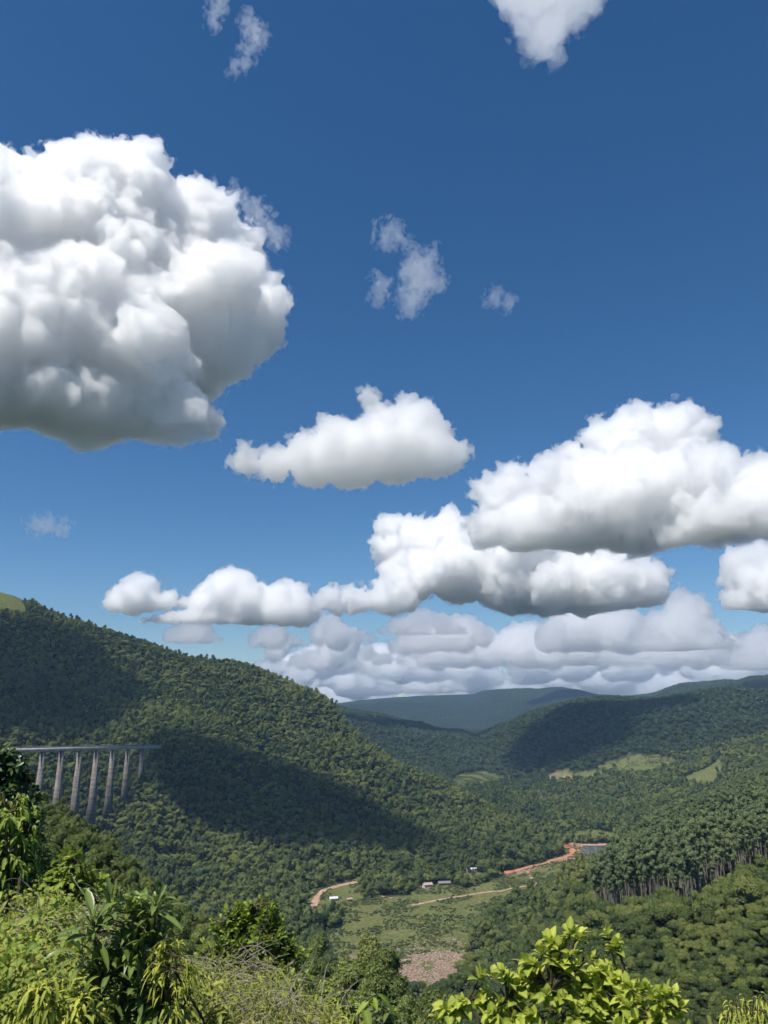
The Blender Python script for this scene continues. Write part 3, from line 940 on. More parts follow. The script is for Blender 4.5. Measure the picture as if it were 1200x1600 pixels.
house('farm_house', 668, 1389, 12, 8, 5.5, 2.0, 20, M_WHITE, M_PINK, 'pale house with a faded pink roof at the edge of the valley field', wins=3)
house('barn', 694, 1383, 17, 8, 3.4, 1.8, 12, M_PLANK, M_GREY, 'dark wooden barn with a grey sheet roof beside the pale house', 'barn', wins=0)
house('long_shed', 737, 1362, 15, 7, 3.4, 1.4, 8, M_WHITE, M_ROOF, 'long shed with a white roof under the trees above the barn', 'shed', wins=2)
house('small_shed', 521, 1407, 10, 7, 3.0, 1.3, 15, M_WHITE, M_ROOF, 'small shed with a white roof beside the bend of the dirt road', 'shed', wins=1)
house('white_cottage', 1128, 1232, 11, 8, 6.0, 2.2, -15, M_WHITE, M_ROOF, 'white cottage between dark trees below the right hill meadow', wins=2, rmin=1200)
house('hut', 1063, 1223, 8, 6, 4.0, 1.6, 10, M_WHITE, M_ROOF, 'tiny white hut left of the right hill meadow', wins=1, rmin=1200)
house('ruined_shed', 545, 1408, 7, 5, 2.4, 1.0, 30, M_PLANK, M_PINK, 'low brown shed right of the small white roofed shed', 'shed', wins=0)


def pole(px, py, h, label):
    p = hit(px, py, 500)
    t = thing('utility_pole', (p.x, p.y, p.z), label, 'utility pole')
    v, q = tube([(0, 0, -1), (0, 0, h)], [0.38, 0.26], 8)
    link('post', np_mesh('post', v, q, smooth=True), M_POLE, t)
    boxes('crossarm', [((0, 0, h - 0.7), 1.2, 0.12, 0.12, (1, 0.2))], M_POLE, t)
pole(719, 1370, 17, 'grey utility pole just left of the white roofed long shed')
pole(599, 1380, 12, 'short grey utility pole by the trees left of the pale house')
pole(545, 1376, 12, 'grey utility pole at the upper end of the dirt road')

# ---- trees that stand out
def lone_tree(name, px, py, kind, mat, s, label, cat='tree', rmin=500):
    p = hit(px, py, rmin)
    rs = np.random.RandomState(int(px * 7 + py))
    c, t, H = KINDS[kind][rs.randint(len(KINDS[kind]))]
    if mat is not None:
        c = c.copy(); c.materials.clear(); c.materials.append(mat)
    root = thing(name, p, label, cat)
    root.scale = (s, s, s); root.rotation_euler = (0, 0, rs.uniform(0, 6))
    link('crown', c, None, root); link('trunk', t, None, root)
M_YEL = foliage_mat('yellow_leaves', [(0.16, 0.17, 0.035), (0.22, 0.21, 0.04), (0.28, 0.26, 0.06)])
M_DEEP = foliage_mat('deep_leaves', [(0.014, 0.028, 0.010), (0.022, 0.040, 0.014), (0.034, 0.055, 0.018)])
lone_tree('yellow_tree', 512, 1176, 'broad', M_YEL, 1.5, 'yellow green tree, left one of the pair on the left hill spur')
lone_tree('yellow_tree', 524, 1190, 'broad', M_YEL, 1.7, 'yellow green tree, right one of the pair on the left hill spur')
lone_tree('broad_tree', 497, 1455, 'broad', M_DEEP, 2.3, 'big dark tree at the left corner of the valley field')
lone_tree('broad_tree', 472, 1450, 'broad', M_DEEP, 2.2, 'big dark tree left of the tree at the field corner')
lone_tree('broad_tree', 520, 1448, 'tall', M_DEEP, 1.5, 'dark narrow tree standing over the field below the small shed')
lone_tree('broad_tree', 778, 1480, 'broad', None, 2.0, 'round green tree at the right edge of the valley field')
lone_tree('broad_tree', 800, 1470, 'broad', None, 2.0, 'round green tree right of the one at the edge of the field')
lone_tree('dark_pine', 1120, 1229, 'tall', M_DEEP, 1.3, 'dark tree just left of the white cottage', rmin=1200)
lone_tree('dark_pine', 1142, 1229, 'tall', M_DEEP, 1.2, 'dark tree just right of the white cottage', rmin=1200)
# ------------------------------------------------------------------ plants by the viewpoint
def leaf_mat(name, dark, light, trans=0.35, rough=0.5, spec=0.2):
    m, n, l, out = new_mat(name)
    at_ = n.new('ShaderNodeAttribute'); at_.attribute_name = 'leaf'
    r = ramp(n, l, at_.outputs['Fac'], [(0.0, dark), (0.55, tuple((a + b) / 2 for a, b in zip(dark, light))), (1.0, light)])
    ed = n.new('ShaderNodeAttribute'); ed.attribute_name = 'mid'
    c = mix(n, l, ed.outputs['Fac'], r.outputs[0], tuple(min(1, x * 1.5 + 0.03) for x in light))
    b = n.new('ShaderNodeBsdfPrincipled'); l.new(c, b.inputs['Base Color'])
    b.inputs['Roughness'].default_value = rough; b.inputs['Specular IOR Level'].default_value = spec
    t = n.new('ShaderNodeBsdfTranslucent'); l.new(c, t.inputs['Color'])
    mx = n.new('ShaderNodeMixShader'); mx.inputs[0].default_value = trans
    l.new(b.outputs[0], mx.inputs[1]); l.new(t.outputs[0], mx.inputs[2]); l.new(mx.outputs[0], out.inputs['Surface'])
    return m


def leaves(rs, base, dirs, nrm, length, width, shape='ovate', droop=0.3, fold=0.25, nseg=5, val=None):
    """real bent leaves: base points, growing directions, upper side; returns verts, quads, leaf value, midrib value"""
    n = len(base)
    d = dirs / (np.linalg.norm(dirs, axis=1)[:, None] + 1e-9)
    s = np.cross(d, nrm); s /= np.linalg.norm(s, axis=1)[:, None] + 1e-9
    up = np.cross(s, d)
    L = length * np.ones(n) * rs.uniform(0.5, 1.25, n); W = width * np.ones(n) * rs.uniform(0.8, 1.2, n) * L / length
    prof = {'ovate': [0.12, 0.75, 1.0, 0.85, 0.5, 0.02], 'lance': [0.1, 0.6, 0.95, 1.0, 0.65, 0.02], 'strap': [0.15, 0.45, 0.75, 1.0, 0.8, 0.05], 'obovate': [0.1, 0.4, 0.8, 1.0, 0.9, 0.15]}[shape]
    dr = droop * rs.uniform(0.4, 1.5, n)
    V = np.zeros((n, nseg + 1, 3, 3))
    for k in range(nseg + 1):
        t = k / nseg
        c = base + d * (L * t * (1 - 0.25 * dr * t))[:, None] - up * 0 + np.array([0, 0, -1.0]) * (L * dr * t * t * 0.8)[:, None]
        hw = (W * 0.5 * prof[min(k, 5)])[:, None]
        lift = up * hw * fold * 1.2
        V[:, k, 0] = c - s * hw + lift; V[:, k, 1] = c; V[:, k, 2] = c + s * hw + lift
    idx = np.arange(n * (nseg + 1) * 3).reshape(n, nseg + 1, 3)
    Q = np.concatenate([np.stack([idx[:, :-1, j], idx[:, :-1, j + 1], idx[:, 1:, j + 1], idx[:, 1:, j]], -1).reshape(-1, 4) for j in (0, 1)])
    val = rs.uniform(0, 1, n) if val is None else np.clip(val + rs.normal(size=n) * 0.15, 0, 1)
    lv = np.repeat(val, (nseg + 1) * 3)
    mid = np.zeros((n, nseg + 1, 3)); mid[:, :, 1] = 0.35
    return V.reshape(-1, 3), Q, lv, mid.ravel()


def foliage(name, packs, mat, parent):
    V, Q, A, M, o = [], [], [], [], 0
    for v, q, a, m in packs:
        V.append(v); Q.append(q + o); A.append(a); M.append(m); o += len(v)
    me = np_mesh(name, np.concatenate(V) - np.array(parent.location), np.concatenate(Q), smooth=True)
    for nm, dta in (('leaf', A), ('mid', M)):
        at_ = me.attributes.new(nm, 'FLOAT', 'POINT'); at_.data.foreach_set('value', np.concatenate(dta).astype(np.float32))
    return link(name, me, mat, parent)


def in_lobes(rs, lobes, r, k, depth=0.8, shell=0.45):
    """points inside outline lobes (px, py, radius px[, distance]) standing r metres off, mostly near their skin"""
    w = np.array([lb[2] ** 2 for lb in lobes], float); w /= w.sum()
    pts, outd = [], []
    for i in rs.choice(len(lobes), k, p=w):
        lb = lobes[i]; rr = lb[3] if len(lb) > 3 else r
        c = np.array(at(lb[0], lb[1], rr)); R = lb[2] / 1200 * np.linalg.norm(c)
        d = rs.normal(size=3); d /= np.linalg.norm(d)
        d[1] *= depth
        pts.append(c + d * R * rs.uniform(shell, 1.0)); outd.append(d)
    return np.array(pts), np.array(outd)


def sticks(name, paths, r0, r1, mat, parent, sides=5):
    parts = []
    for p in paths:
        p = np.asarray(p)
        parts.append(tube(p, np.linspace(r0, r1, len(p)), sides))
    v, q = join(parts)
    return link(name, np_mesh(name, v - np.array(parent.location), q, smooth=True), mat, parent)


def stem_path(rs, a, b, bend=0.15, k=6):
    a, b = np.array(a), np.array(b)
    L = np.linalg.norm(b - a)
    off = rs.normal(size=3) * L * bend; off[2] = abs(off[2]) * 0.3
    t = np.linspace(0, 1, k)[:, None]
    mid = a * (1 - t) + b * t + off * (t * (1 - t)) * 2 + np.array([0, 0, 1.0]) * (L * 0.18) * (t * (1 - t)) * 2
    return mid


def root_at(px, r, sink=0.1):
    p = at(px, 1500, r)
    return np.array([p.x, p.y, float(ground(p.x, p.y)) - sink])


def bush(name, px, r, lobes, label, cat, mat, stem_mat, tips, per_tip, length, width, shape, droop, spread=1.0, up=0.5, seed=1, rosette=False, along=0.35, stem_r=0.02, depth=0.8, shell=0.45, fold=0.25, hang=False, hubs=5, val=None):
    rs = np.random.RandomState(seed)
    b = root_at(px, r)
    root = thing(name, b, label, cat)
    P, O = in_lobes(rs, lobes, r, tips, depth, shell)
    # a few main limbs, then twigs from the nearest limb to each tip
    H, _ = in_lobes(rs, lobes, r, hubs, depth * 0.5, 0.0)
    limbs = [stem_path(rs, b, h, 0.12) for h in H]
    allp = np.concatenate([l_[2:] for l_ in limbs])
    twigs = []
    packs = []
    B, D, N, VV = [], [], [], []
    for p, o in zip(P, O):
        j = np.argmin(np.linalg.norm(allp - p, axis=1) + 0.6 * np.maximum(0, allp[:, 2] - p[2]))
        tw = stem_path(rs, allp[j], p, 0.12, 5)
        twigs.append(tw)
        td = tw[-1] - tw[-2]; td /= np.linalg.norm(td) + 1e-9
        td = td * 0.6 + np.array([0, 0, up]) + o * 0.35; td /= np.linalg.norm(td)
        if hang: td = o * 0.5 + np.array([0, 0, -0.7]); td /= np.linalg.norm(td)
        e1 = np.cross(td, [0.21, 0.35, 0.9]); e1 /= np.linalg.norm(e1); e2 = np.cross(td, e1)
        seglen = np.linalg.norm(tw[-1] - tw[0])
        v0 = rs.uniform(0, 1) if val is None else val
        for k in range(per_tip):
            f = k / max(per_tip - 1, 1)
            a = k * 2.4 + rs.uniform(-0.3, 0.3)
            rad = math.cos(a) * e1 + math.sin(a) * e2
            if rosette:
                pos = p - td * along * length * (1 - f) 
                tilt = 0.25 + 1.0 * f
                dd = rad * (1.15 - 0.75 * f) * spread + td * tilt
            else:
                q = (1 - f) * along
                pos = tw[-1] * (1 - q) + tw[max(0, len(tw) - 3)] * q + rs.normal(size=3) * length * 0.12
                dd = rad * spread + td * 0.6
            B.append(pos); D.append(dd)
            nn = td + np.array([0, 0, 0.8]) + rs.normal(size=3) * 0.25
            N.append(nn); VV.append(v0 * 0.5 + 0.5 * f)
    packs.append(leaves(rs, np.array(B), np.array(D), np.array(N), length, width, shape, droop, fold, val=np.array(VV)))
    sticks('stems', limbs, stem_r, stem_r * 0.45, stem_mat, root, 6)
    sticks('twigs', twigs, stem_r * 0.35, stem_r * 0.15, stem_mat, root, 4)
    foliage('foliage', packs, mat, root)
    return root


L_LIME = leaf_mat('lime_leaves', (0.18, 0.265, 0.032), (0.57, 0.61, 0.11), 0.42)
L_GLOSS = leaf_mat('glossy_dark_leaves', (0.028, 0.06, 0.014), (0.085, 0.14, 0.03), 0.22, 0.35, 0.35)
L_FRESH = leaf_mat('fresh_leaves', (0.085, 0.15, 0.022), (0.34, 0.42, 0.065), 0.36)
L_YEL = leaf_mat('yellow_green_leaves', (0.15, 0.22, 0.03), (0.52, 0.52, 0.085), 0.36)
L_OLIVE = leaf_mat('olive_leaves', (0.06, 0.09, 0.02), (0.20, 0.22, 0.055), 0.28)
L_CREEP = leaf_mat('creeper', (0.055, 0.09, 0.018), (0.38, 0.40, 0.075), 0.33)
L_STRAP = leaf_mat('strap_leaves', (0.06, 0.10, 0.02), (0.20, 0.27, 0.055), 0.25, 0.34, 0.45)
L_DRY = leaf_mat('dry_leaves', (0.14, 0.11, 0.06), (0.34, 0.29, 0.17), 0.2, 0.7, 0.1)
M_TWIG = bark_mat('twig_bark', (0.05, 0.04, 0.025), (0.13, 0.11, 0.07), 20)
M_DRYTWIG = bark_mat('dry_twigs', (0.22, 0.19, 0.15), (0.42, 0.38, 0.31), 30)

bush('leafy_shrub', 865, 5.2, [(905,1490,34),(850,1500,30),(800,1515,26),(940,1520,28),(880,1532,30),(830,1548,32),(778,1562,30),(735,1560,22),(705,1585,26),(945,1565,40),(870,1585,52),(790,1597,36),(870,1470,14),(828,1478,16),(955,1462,14),(960,1490,16),(740,1520,12),(690,1540,8),(985,1590,30),(910,1600,50)],
     'bright lime green shrub with broad oval leaves in the bottom right', 'shrub', L_LIME, M_TWIG, 200, 8, 0.088, 0.05, 'ovate', 0.35, seed=3, rosette=True, spread=1.0, up=0.6, stem_r=0.018, hubs=9)
bush('leafy_shrub', 1015, 5.0, [(1000,1585,34),(1040,1575,26),(1045,1555,12),(985,1560,18),(1035,1600,40)],
     'small lime green shrub with broad leaves, right of the bigger lime shrub', 'shrub', L_LIME, M_TWIG, 49, 8, 0.079, 0.0429, 'ovate', 0.3, seed=5, rosette=True, up=0.8, stem_r=0.012, hubs=4)
rs = np.random.RandomState(7)
b = root_at(1180, 4.4); root = thing('weeping_plant', b, 'feathery plant of upright shoots with narrow hanging leaflets in the bottom right corner', 'plant')
shoots, B, D = [], [], []
for k in range(46):
    px_ = rs.uniform(1128, 1235); top_ = 1540 + abs(px_ - 1178) * 0.25 + rs.uniform(0, 38)
    t_ = np.array(at(px_, top_, 4.4 + rs.uniform(-0.3, 0.4)))
    s_ = stem_path(rs, b + np.array([(px_ - 1180) / 1200 * 1.5, 0, 0]), t_, 0.06, 8)
    shoots.append(s_)
    for q in range(70):
        f_ = rs.uniform(0, 1) ** 0.8
        i_ = 7 - f_ * 3.0; i0 = int(min(i_, 6)); p_ = s_[i0] + (s_[i0 + 1] - s_[i0]) * (i_ - i0)
        an = rs.uniform(0, 6.28)
        B.append(p_); D.append((math.cos(an) * 0.55, math.sin(an) * 0.55, rs.uniform(-0.7, 0.5)))
sticks('stems', shoots, 0.007, 0.002, M_TWIG, root, 4)
foliage('foliage', [leaves(rs, np.array(B), np.array(D), np.tile([0.1, -0.5, 0.8], (len(B), 1)), 0.05, 0.0085, 'lance', 0.8)], L_YEL, root)
bush('dark_tree', 5, 9.0, [(0,1215,45),(20,1250,40),(-20,1280,60),(15,1200,30),(25,1300,40),(0,1180,18),(-50,1240,70),(10,1340,40)],
     'dark green glossy leaved tree at the left edge in front of the viaduct', 'tree', L_GLOSS, M_TWIG, 494, 9, 0.099, 0.0363, 'lance', 0.4, seed=9, stem_r=0.06, hubs=9, along=0.6)
bush('drooping_shrub', 18, 7.0, [(15,1270,36),(40,1300,22),(10,1330,40),(40,1370,28),(0,1390,40),(25,1420,36)],
     'shrub with pale drooping leaves under the dark tree at the left edge', 'shrub', L_FRESH, M_TWIG, 228, 8, 0.086, 0.0297, 'lance', 0.9, seed=11, stem_r=0.025, hubs=8, along=0.8, spread=0.8)
bush('green_shrub', 120, 8.5, [(110,1370,34),(85,1390,30),(140,1395,34),(165,1420,30),(100,1425,42),(60,1410,30),(190,1440,24)],
     'fresh green bushy shrub left of the strap leaved plant', 'shrub', L_FRESH, M_TWIG, 361, 9, 0.079, 0.0363, 'ovate', 0.3, seed=13, stem_r=0.025, hubs=8)
bush('strap_leaved_plant', 195, 3.9, [(178,1412,18),(222,1432,26),(150,1455,24),(195,1450,24),(200,1480,36),(245,1480,24),(150,1520,36),(205,1540,40),(250,1550,34),(180,1585,40),(140,1570,30)],
     'dark plant with long strap shaped leaves in rosettes, lower left', 'plant', L_STRAP, M_TWIG, 44, 14, 0.175, 0.028, 'strap', 0.45, seed=16, rosette=True, spread=1.0, up=1.0, stem_r=0.016, hubs=6, along=0.25, fold=0.3, shell=0.1)
bush('yellow_shoots', 265, 3.8, [(265,1500,26),(250,1530,24),(290,1530,20),(275,1560,24)],
     'yellow green shoots with thin hanging leaves right of the strap leaved plant', 'plant', L_YEL, M_TWIG, 46, 8, 0.070, 0.0110, 'lance', 0.9, seed=18, stem_r=0.01, hubs=4, spread=0.95, along=0.9)
bush('yellow_shoots', 85, 3.5, [(80,1540,30),(110,1560,26),(60,1575,34),(100,1590,34),(30,1590,34),(140,1590,28)],
     'yellow green shoots with thin hanging leaves left of the strap leaved plant', 'plant', L_YEL, M_TWIG, 100, 8, 0.070, 0.0130, 'lance', 0.9, seed=20, stem_r=0.01, hubs=5, spread=0.95, along=0.9)
bush('leafy_shrub', 405, 8.0, [(415,1425,20),(375,1430,22),(400,1455,36),(440,1470,34),(365,1470,34),(415,1500,46),(370,1510,36),(455,1505,26),(345,1450,18),(330,1490,24)],
     'bushy shrub with upright green shoots in the bottom centre', 'shrub', L_FRESH, M_TWIG, 323, 11, 0.069, 0.0330, 'obovate', 0.2, seed=22, rosette=True, up=1.1, stem_r=0.025, hubs=9, along=1.4)
bush('leafy_shrub', 455, 6.4, [(450,1550,26),(470,1530,18),(440,1575,28),(480,1580,26)],
     'low green shrub at the foot of the shrub in the bottom centre', 'shrub', L_FRESH, M_TWIG, 87, 9, 0.066, 0.0297, 'ovate', 0.3, seed=24, rosette=True, up=0.9, stem_r=0.012, hubs=4)
bush('leafy_shrub', 525, 5.6, [(520,1575,22),(500,1585,18),(540,1592,22),(560,1600,18)],
     'low green shrub at the bottom edge beside the single drooping sprig', 'shrub', L_FRESH, M_TWIG, 68, 9, 0.056, 0.0264, 'ovate', 0.3, seed=26, rosette=True, up=0.9, stem_r=0.01, hubs=3)
# single sprig
rs = np.random.RandomState(31)
b = root_at(545, 4.2); root = thing('sprig', b, 'single bent sprig with a few hanging leaves at the bottom edge', 'plant')
tip = np.array(at(590, 1553, 4.2)); mid_ = np.array(at(560, 1580, 4.2))
pth = np.concatenate([stem_path(rs, b, mid_, 0.05, 5), stem_path(rs, mid_, tip, 0.05, 5)[1:]])
sticks('stem', [pth], 0.008, 0.003, M_TWIG, root)
k = np.arange(9); bb = pth[-1] + (pth[-4] - pth[-1]) * (k / 9.0)[:, None] * 1.2
foliage('foliage', [leaves(rs, bb, np.stack([np.cos(k * 2.5), np.sin(k * 2.5) * 0.6, -0.5 + 0 * k], 1), np.tile([0.1, -0.4, 0.9], (9, 1)), 0.11, 0.042, 'ovate', 0.6)], L_FRESH, root)

# creepers and weeds that cover the ground here
def tangle(name, lobes, r, count, length, width, mat, label, seed, cat='undergrowth', shape='lance', droop=0.6, depth=1.2, twigs=0, tw_mat=None):
    rs = np.random.RandomState(seed)
    P, O = in_lobes(rs, lobes, r, count, depth, 0.2)
    p0 = P[0].copy()
    o = thing(name, (p0[0], p0[1], float(ground(p0[0], p0[1]))), label, cat)
    o['kind'] = 'stuff'
    patch = perlin(P * 3.1) * 0.9 + 0.5
    D = O * 0.6 + rs.normal(size=P.shape) * 0.6 + np.array([0, -0.25, 0.15])
    foliage('foliage', [leaves(rs, P, D, np.tile([0, -0.5, 0.9], (count, 1)) + rs.normal(size=P.shape) * 0.4, length, width, shape, droop, val=patch)], mat, o)
    if twigs:
        A, _ = in_lobes(rs, lobes, r, twigs, depth, 0.1)
        paths = []
        for a in A:
            e = a + rs.normal(size=3) * np.array([0.16, 0.12, 0.10])
            paths.append(stem_path(rs, a, e, 0.25, 6))
        sticks('twigs', paths, 0.0028, 0.001, tw_mat, o, 4)
    return o
tangle('creeper_tangle', [(40,1460,60,5.5),(110,1470,60,6),(20,1530,70,4.8),(90,1530,70,5),(0,1590,80,4.3),(150,1590,80,4.6),(230,1590,70,4.8),(60,1440,40,6),(180,1500,50,6),(280,1560,50,5.4),(300,1600,60,5)], 5.0, 13000, 0.06, 0.022, L_CREEP, 'tangle of fine creepers covering the bank in the lower left', 33, twigs=160, tw_mat=M_DRYTWIG)
tangle('creeper_leaves', [(40,1460,62,5.2),(110,1465,62,5.6),(20,1530,72,4.5),(90,1535,70,4.7),(0,1590,80,4.1),(150,1595,80,4.4)], 5.0, 2000, 0.065, 0.032, L_FRESH, 'broader creeper leaves scattered over the lower left bank', 34, shape='ovate')
tangle('withered_weeds', [(150,1440,26,5.6),(135,1490,30,5.2),(120,1455,24,5.6),(45,1450,20,5.2),(100,1480,24,5.2)], 5.2, 900, 0.05, 0.012, L_DRY, 'withered brown weeds among the creepers in the lower left', 37, twigs=120, tw_mat=M_DRYTWIG)
tangle('dry_brush', [(330,1560,50,6),(380,1555,55,6),(430,1570,50,5.6),(340,1600,60,5.2),(410,1605,60,5),(470,1605,45,5.2),(520,1610,40,5),(300,1540,30,6.3)], 5.4, 12000, 0.04, 0.009, L_CREEP, 'dry brushwood and thin weeds at the bottom edge, left of centre', 35, twigs=650, tw_mat=M_DRYTWIG)
tangle('bank_weeds', [(-250,1560,150,8),(100,1800,160,4.5),(350,1820,160,5),(600,1830,160,5),(850,1830,160,5),(1100,1830,160,5),(1400,1760,160,5),(-250,1760,200,5)], 5.0, 6000, 0.10, 0.03, L_OLIVE, 'weeds on the bank below the picture edge', 36)
# ------------------------------------------------------------------ clouds
def surface_nets(F):
    """F (nx,ny,nz) field, inside < 0; vertices in grid units and quads"""
    S = F < 0
    nx, ny, nz = F.shape
    cnt = np.zeros((nx - 1, ny - 1, nz - 1), np.int8)
    for a in (0, 1):
        for b in (0, 1):
            for c in (0, 1):
                cnt += S[a:nx - 1 + a, b:ny - 1 + b, c:nz - 1 + c]
    ci = np.argwhere((cnt > 0) & (cnt < 8))
    vid = np.full((nx - 1, ny - 1, nz - 1), -1, np.int32)
    vid[ci[:, 0], ci[:, 1], ci[:, 2]] = np.arange(len(ci))
    acc = np.zeros((len(ci), 3), np.float32)
    num = np.zeros(len(ci), np.float32)
    corners = [(a, b, c) for a in (0, 1) for b in (0, 1) for c in (0, 1)]
    val = {k: F[ci[:, 0] + k[0], ci[:, 1] + k[1], ci[:, 2] + k[2]] for k in corners}
    for k in corners:
        for ax in range(3):
            if k[ax] == 0:
                k2 = tuple(1 if i == ax else k[i] for i in range(3))
                v1, v2 = val[k], val[k2]
                x = (v1 < 0) != (v2 < 0)
                t = np.where(x, v1 / np.where(x, v1 - v2, 1), 0)
                pt = np.tile(np.array(k, np.float32), (len(ci), 1))
                pt[:, ax] = t
                acc += pt * x[:, None]
                num += x
    verts = ci + acc / np.maximum(num, 1)[:, None]
    quads = []
    for ax in range(3):
        sl0 = [slice(None)] * 3; sl1 = [slice(None)] * 3
        sl0[ax] = slice(0, -1); sl1[ax] = slice(1, None)
        A, B = S[tuple(sl0)], S[tuple(sl1)]
        e = np.argwhere(A != B)
        o1, o2 = [(1, 2), (2, 0), (0, 1)][ax]
        lim = [nx - 1, ny - 1, nz - 1]
        ok = (e[:, o1] > 0) & (e[:, o2] > 0) & (e[:, o1] < lim[o1]) & (e[:, o2] < lim[o2])
        e = e[ok]
        def vv(d1, d2):
            q = e.copy(); q[:, o1] -= d1; q[:, o2] -= d2
            return vid[q[:, 0], q[:, 1], q[:, 2]]
        q = np.stack([vv(1, 1), vv(0, 1), vv(0, 0), vv(1, 0)], 1)
        inside = A[e[:, 0], e[:, 1], e[:, 2]]
        q[~inside] = q[~inside][:, ::-1]
        quads.append(q)
    return verts, np.concatenate(quads)


def cloud_mat(name, density, color=(1, 1, 1), aniso=0.62):
    m, n, l, out = new_mat(name)
    v = n.new('ShaderNodeVolumeScatter')
    v.inputs['Color'].default_value = (*color, 1)
    v.inputs['Density'].default_value = density
    v.inputs['Anisotropy'].default_value = aniso
    l.new(v.outputs[0], out.inputs['Volume'])
    m.cycles.homogeneous_volume = True
    return m


def cloud_geo(lobes, D, base=None, cell=None, depth=1.0, levels=2, seed=1, rough=1.0, wisp=0.0, cut=0.0, kid=1.0, wob=0.22, world=None, lean=0.95, shell=0):
    """lobes: (px, py, radius px[, depth offset in px]) in the photograph; D distance; base: photograph row of the flat base"""
    rs = np.random.RandomState(seed)
    s = D / 1200.0 / math.cos(math.radians(10))
    sph = list(world or [])
    ymid = np.mean([lb[1] for lb in lobes]) if lobes else 0
    for lb in lobes:
        px, py, r = lb[:3]
        off = lb[3] if len(lb) > 3 else (ymid - py) * lean + rs.uniform(-0.25, 0.25) * r * depth
        c = np.array(at(px, py, D + off * s))
        sc = np.linalg.norm(c) / 1200 / np.sqrt(1 + ((px - 600) / 1200) ** 2 + ((py - 800) / 1200) ** 2) 
        sph.append((c, r * sc))
    allsph = list(sph)
    lvl = sph
    for L in range(levels):
        nxt = []
        for c, r in lvl:
            k = int((10, 8, 5)[L] * kid)
            for _ in range(k):
                d = rs.normal(size=3); d /= np.linalg.norm(d)
                if d[2] < -0.35: d[2] *= -1
                rr = r * rs.uniform(0.28, 0.52)
                nxt.append((c + d * (r * rs.uniform(0.72, 0.98)), rr))
        allsph += nxt
        lvl = nxt
    cs = np.array([c for c, r in allsph]); rr = np.array([r for c, r in allsph])
    lo = (cs - rr[:, None]).min(0) ; hi = (cs + rr[:, None]).max(0)
    cell = (cell or 3.0) * s
    pad = 4 * cell
    lo -= pad; hi += pad
    n = np.ceil((hi - lo) / cell).astype(int) + 1
    F = np.full(n, 3 * cell, np.float32)
    gx, gy, gz = [lo[i] + np.arange(n[i]) * cell for i in range(3)]
    kk = 2.0 * cell
    for c, r in zip(cs, rr):
        i0 = np.maximum(0, ((c - r - 3 * cell - lo) / cell).astype(int)); i1 = np.minimum(n, ((c + r + 3 * cell - lo) / cell).astype(int) + 2)
        sl = tuple(slice(a, b) for a, b in zip(i0, i1))
        d = np.sqrt((gx[sl[0]] - c[0])[:, None, None] ** 2 + (gy[sl[1]] - c[1])[None, :, None] ** 2 + (gz[sl[2]] - c[2])[None, None, :] ** 2) - r
        A = F[sl]
        h = np.clip(0.5 + 0.5 * (A - d) / kk, 0, 1)
        F[sl] = A + (d - A) * h - kk * h * (1 - h)
    R = np.median([r for c, r in sph])
    near = (F < 3 * cell) & (F > -0.36 * R * rough - (0.5 * R * wisp) - 2 * cell)
    ii = np.argwhere(near)
    P = lo + ii * cell
    w = fbm(P / (R * 0.9), 2)
    bil = 0
    a, f = 1.0, 1.0 / (R * 0.55)
    for o in range(4):
        bil = bil + a * (np.abs(perlin(P * f + 31 * o)) * 2 - 0.45)
        a *= 0.55; f *= 2.1
    fine = fbm(P / (R * 0.33) + 7.7, 4, 0.6)
    disp = (-bil * 0.15 + w * 0.14 + fine * 0.16) * R * rough
    if wisp:
        wq = np.stack([fbm(P / (R * 1.1) + 40 * k_, 2) for k_ in (1, 2, 3)], 1)
        fine = fbm((P / (R * 0.85) + wq * 0.9) * np.array([1.0, 1.0, 0.6]), 5, 0.6)
        disp = disp + (fine + 0.12) * R * wisp
    F[near] += disp + cut * R
    if base is not None:
        zb = at(600, base, D).z
        wb = perlin(np.stack(np.meshgrid(gx, gy, [0], indexing='ij'), -1).reshape(-1, 3) / (R * 1.1)).reshape(len(gx), len(gy)) * R * wob
        fl = (zb + wb)[:, :, None] - gz[None, None, :]
        h = np.clip(0.5 + 0.5 * (F - fl) / (R * 0.25), 0, 1)
        F = np.maximum(F, fl) + 0.0 * h
    F[0] = F[-1] = 1; F[:, 0] = F[:, -1] = 1; F[:, :, 0] = F[:, :, -1] = 1
    v, q = surface_nets(F)
    if not shell:
        return lo + v * cell, q
    # thin torn fringe round the dense body
    F2 = F + 0
    lim = 2.7 * cell
    ii = np.argwhere((F < lim) & (F > -1.5 * cell))
    P = lo + ii * cell
    Fv = F[ii[:, 0], ii[:, 1], ii[:, 2]]
    F2[ii[:, 0], ii[:, 1], ii[:, 2]] += (fbm(P / (shell * 2.2 * s), 3, 0.65) * 2.6 - 0.2) * shell * s * np.clip(1 - Fv / lim, 0, 1) ** 0.5
    F2[0] = F2[-1] = 1; F2[:, 0] = F2[:, -1] = 1; F2[:, :, 0] = F2[:, :, -1] = 1
    v2, q2 = surface_nets(F2)
    return lo + v * cell, q, lo + v2 * cell, q2


def cloud(name, lobes, D, mat, label, **kw):
    r = cloud_geo(lobes, D, **kw)
    o = link(name, np_mesh(name, r[0], r[1], smooth=True), mat)
    if len(r) > 2:
        link('fringe', np_mesh('fringe', r[2], r[3], smooth=True), CW, o)
    return tag(o, label, 'cloud', 'clouds in the sky')


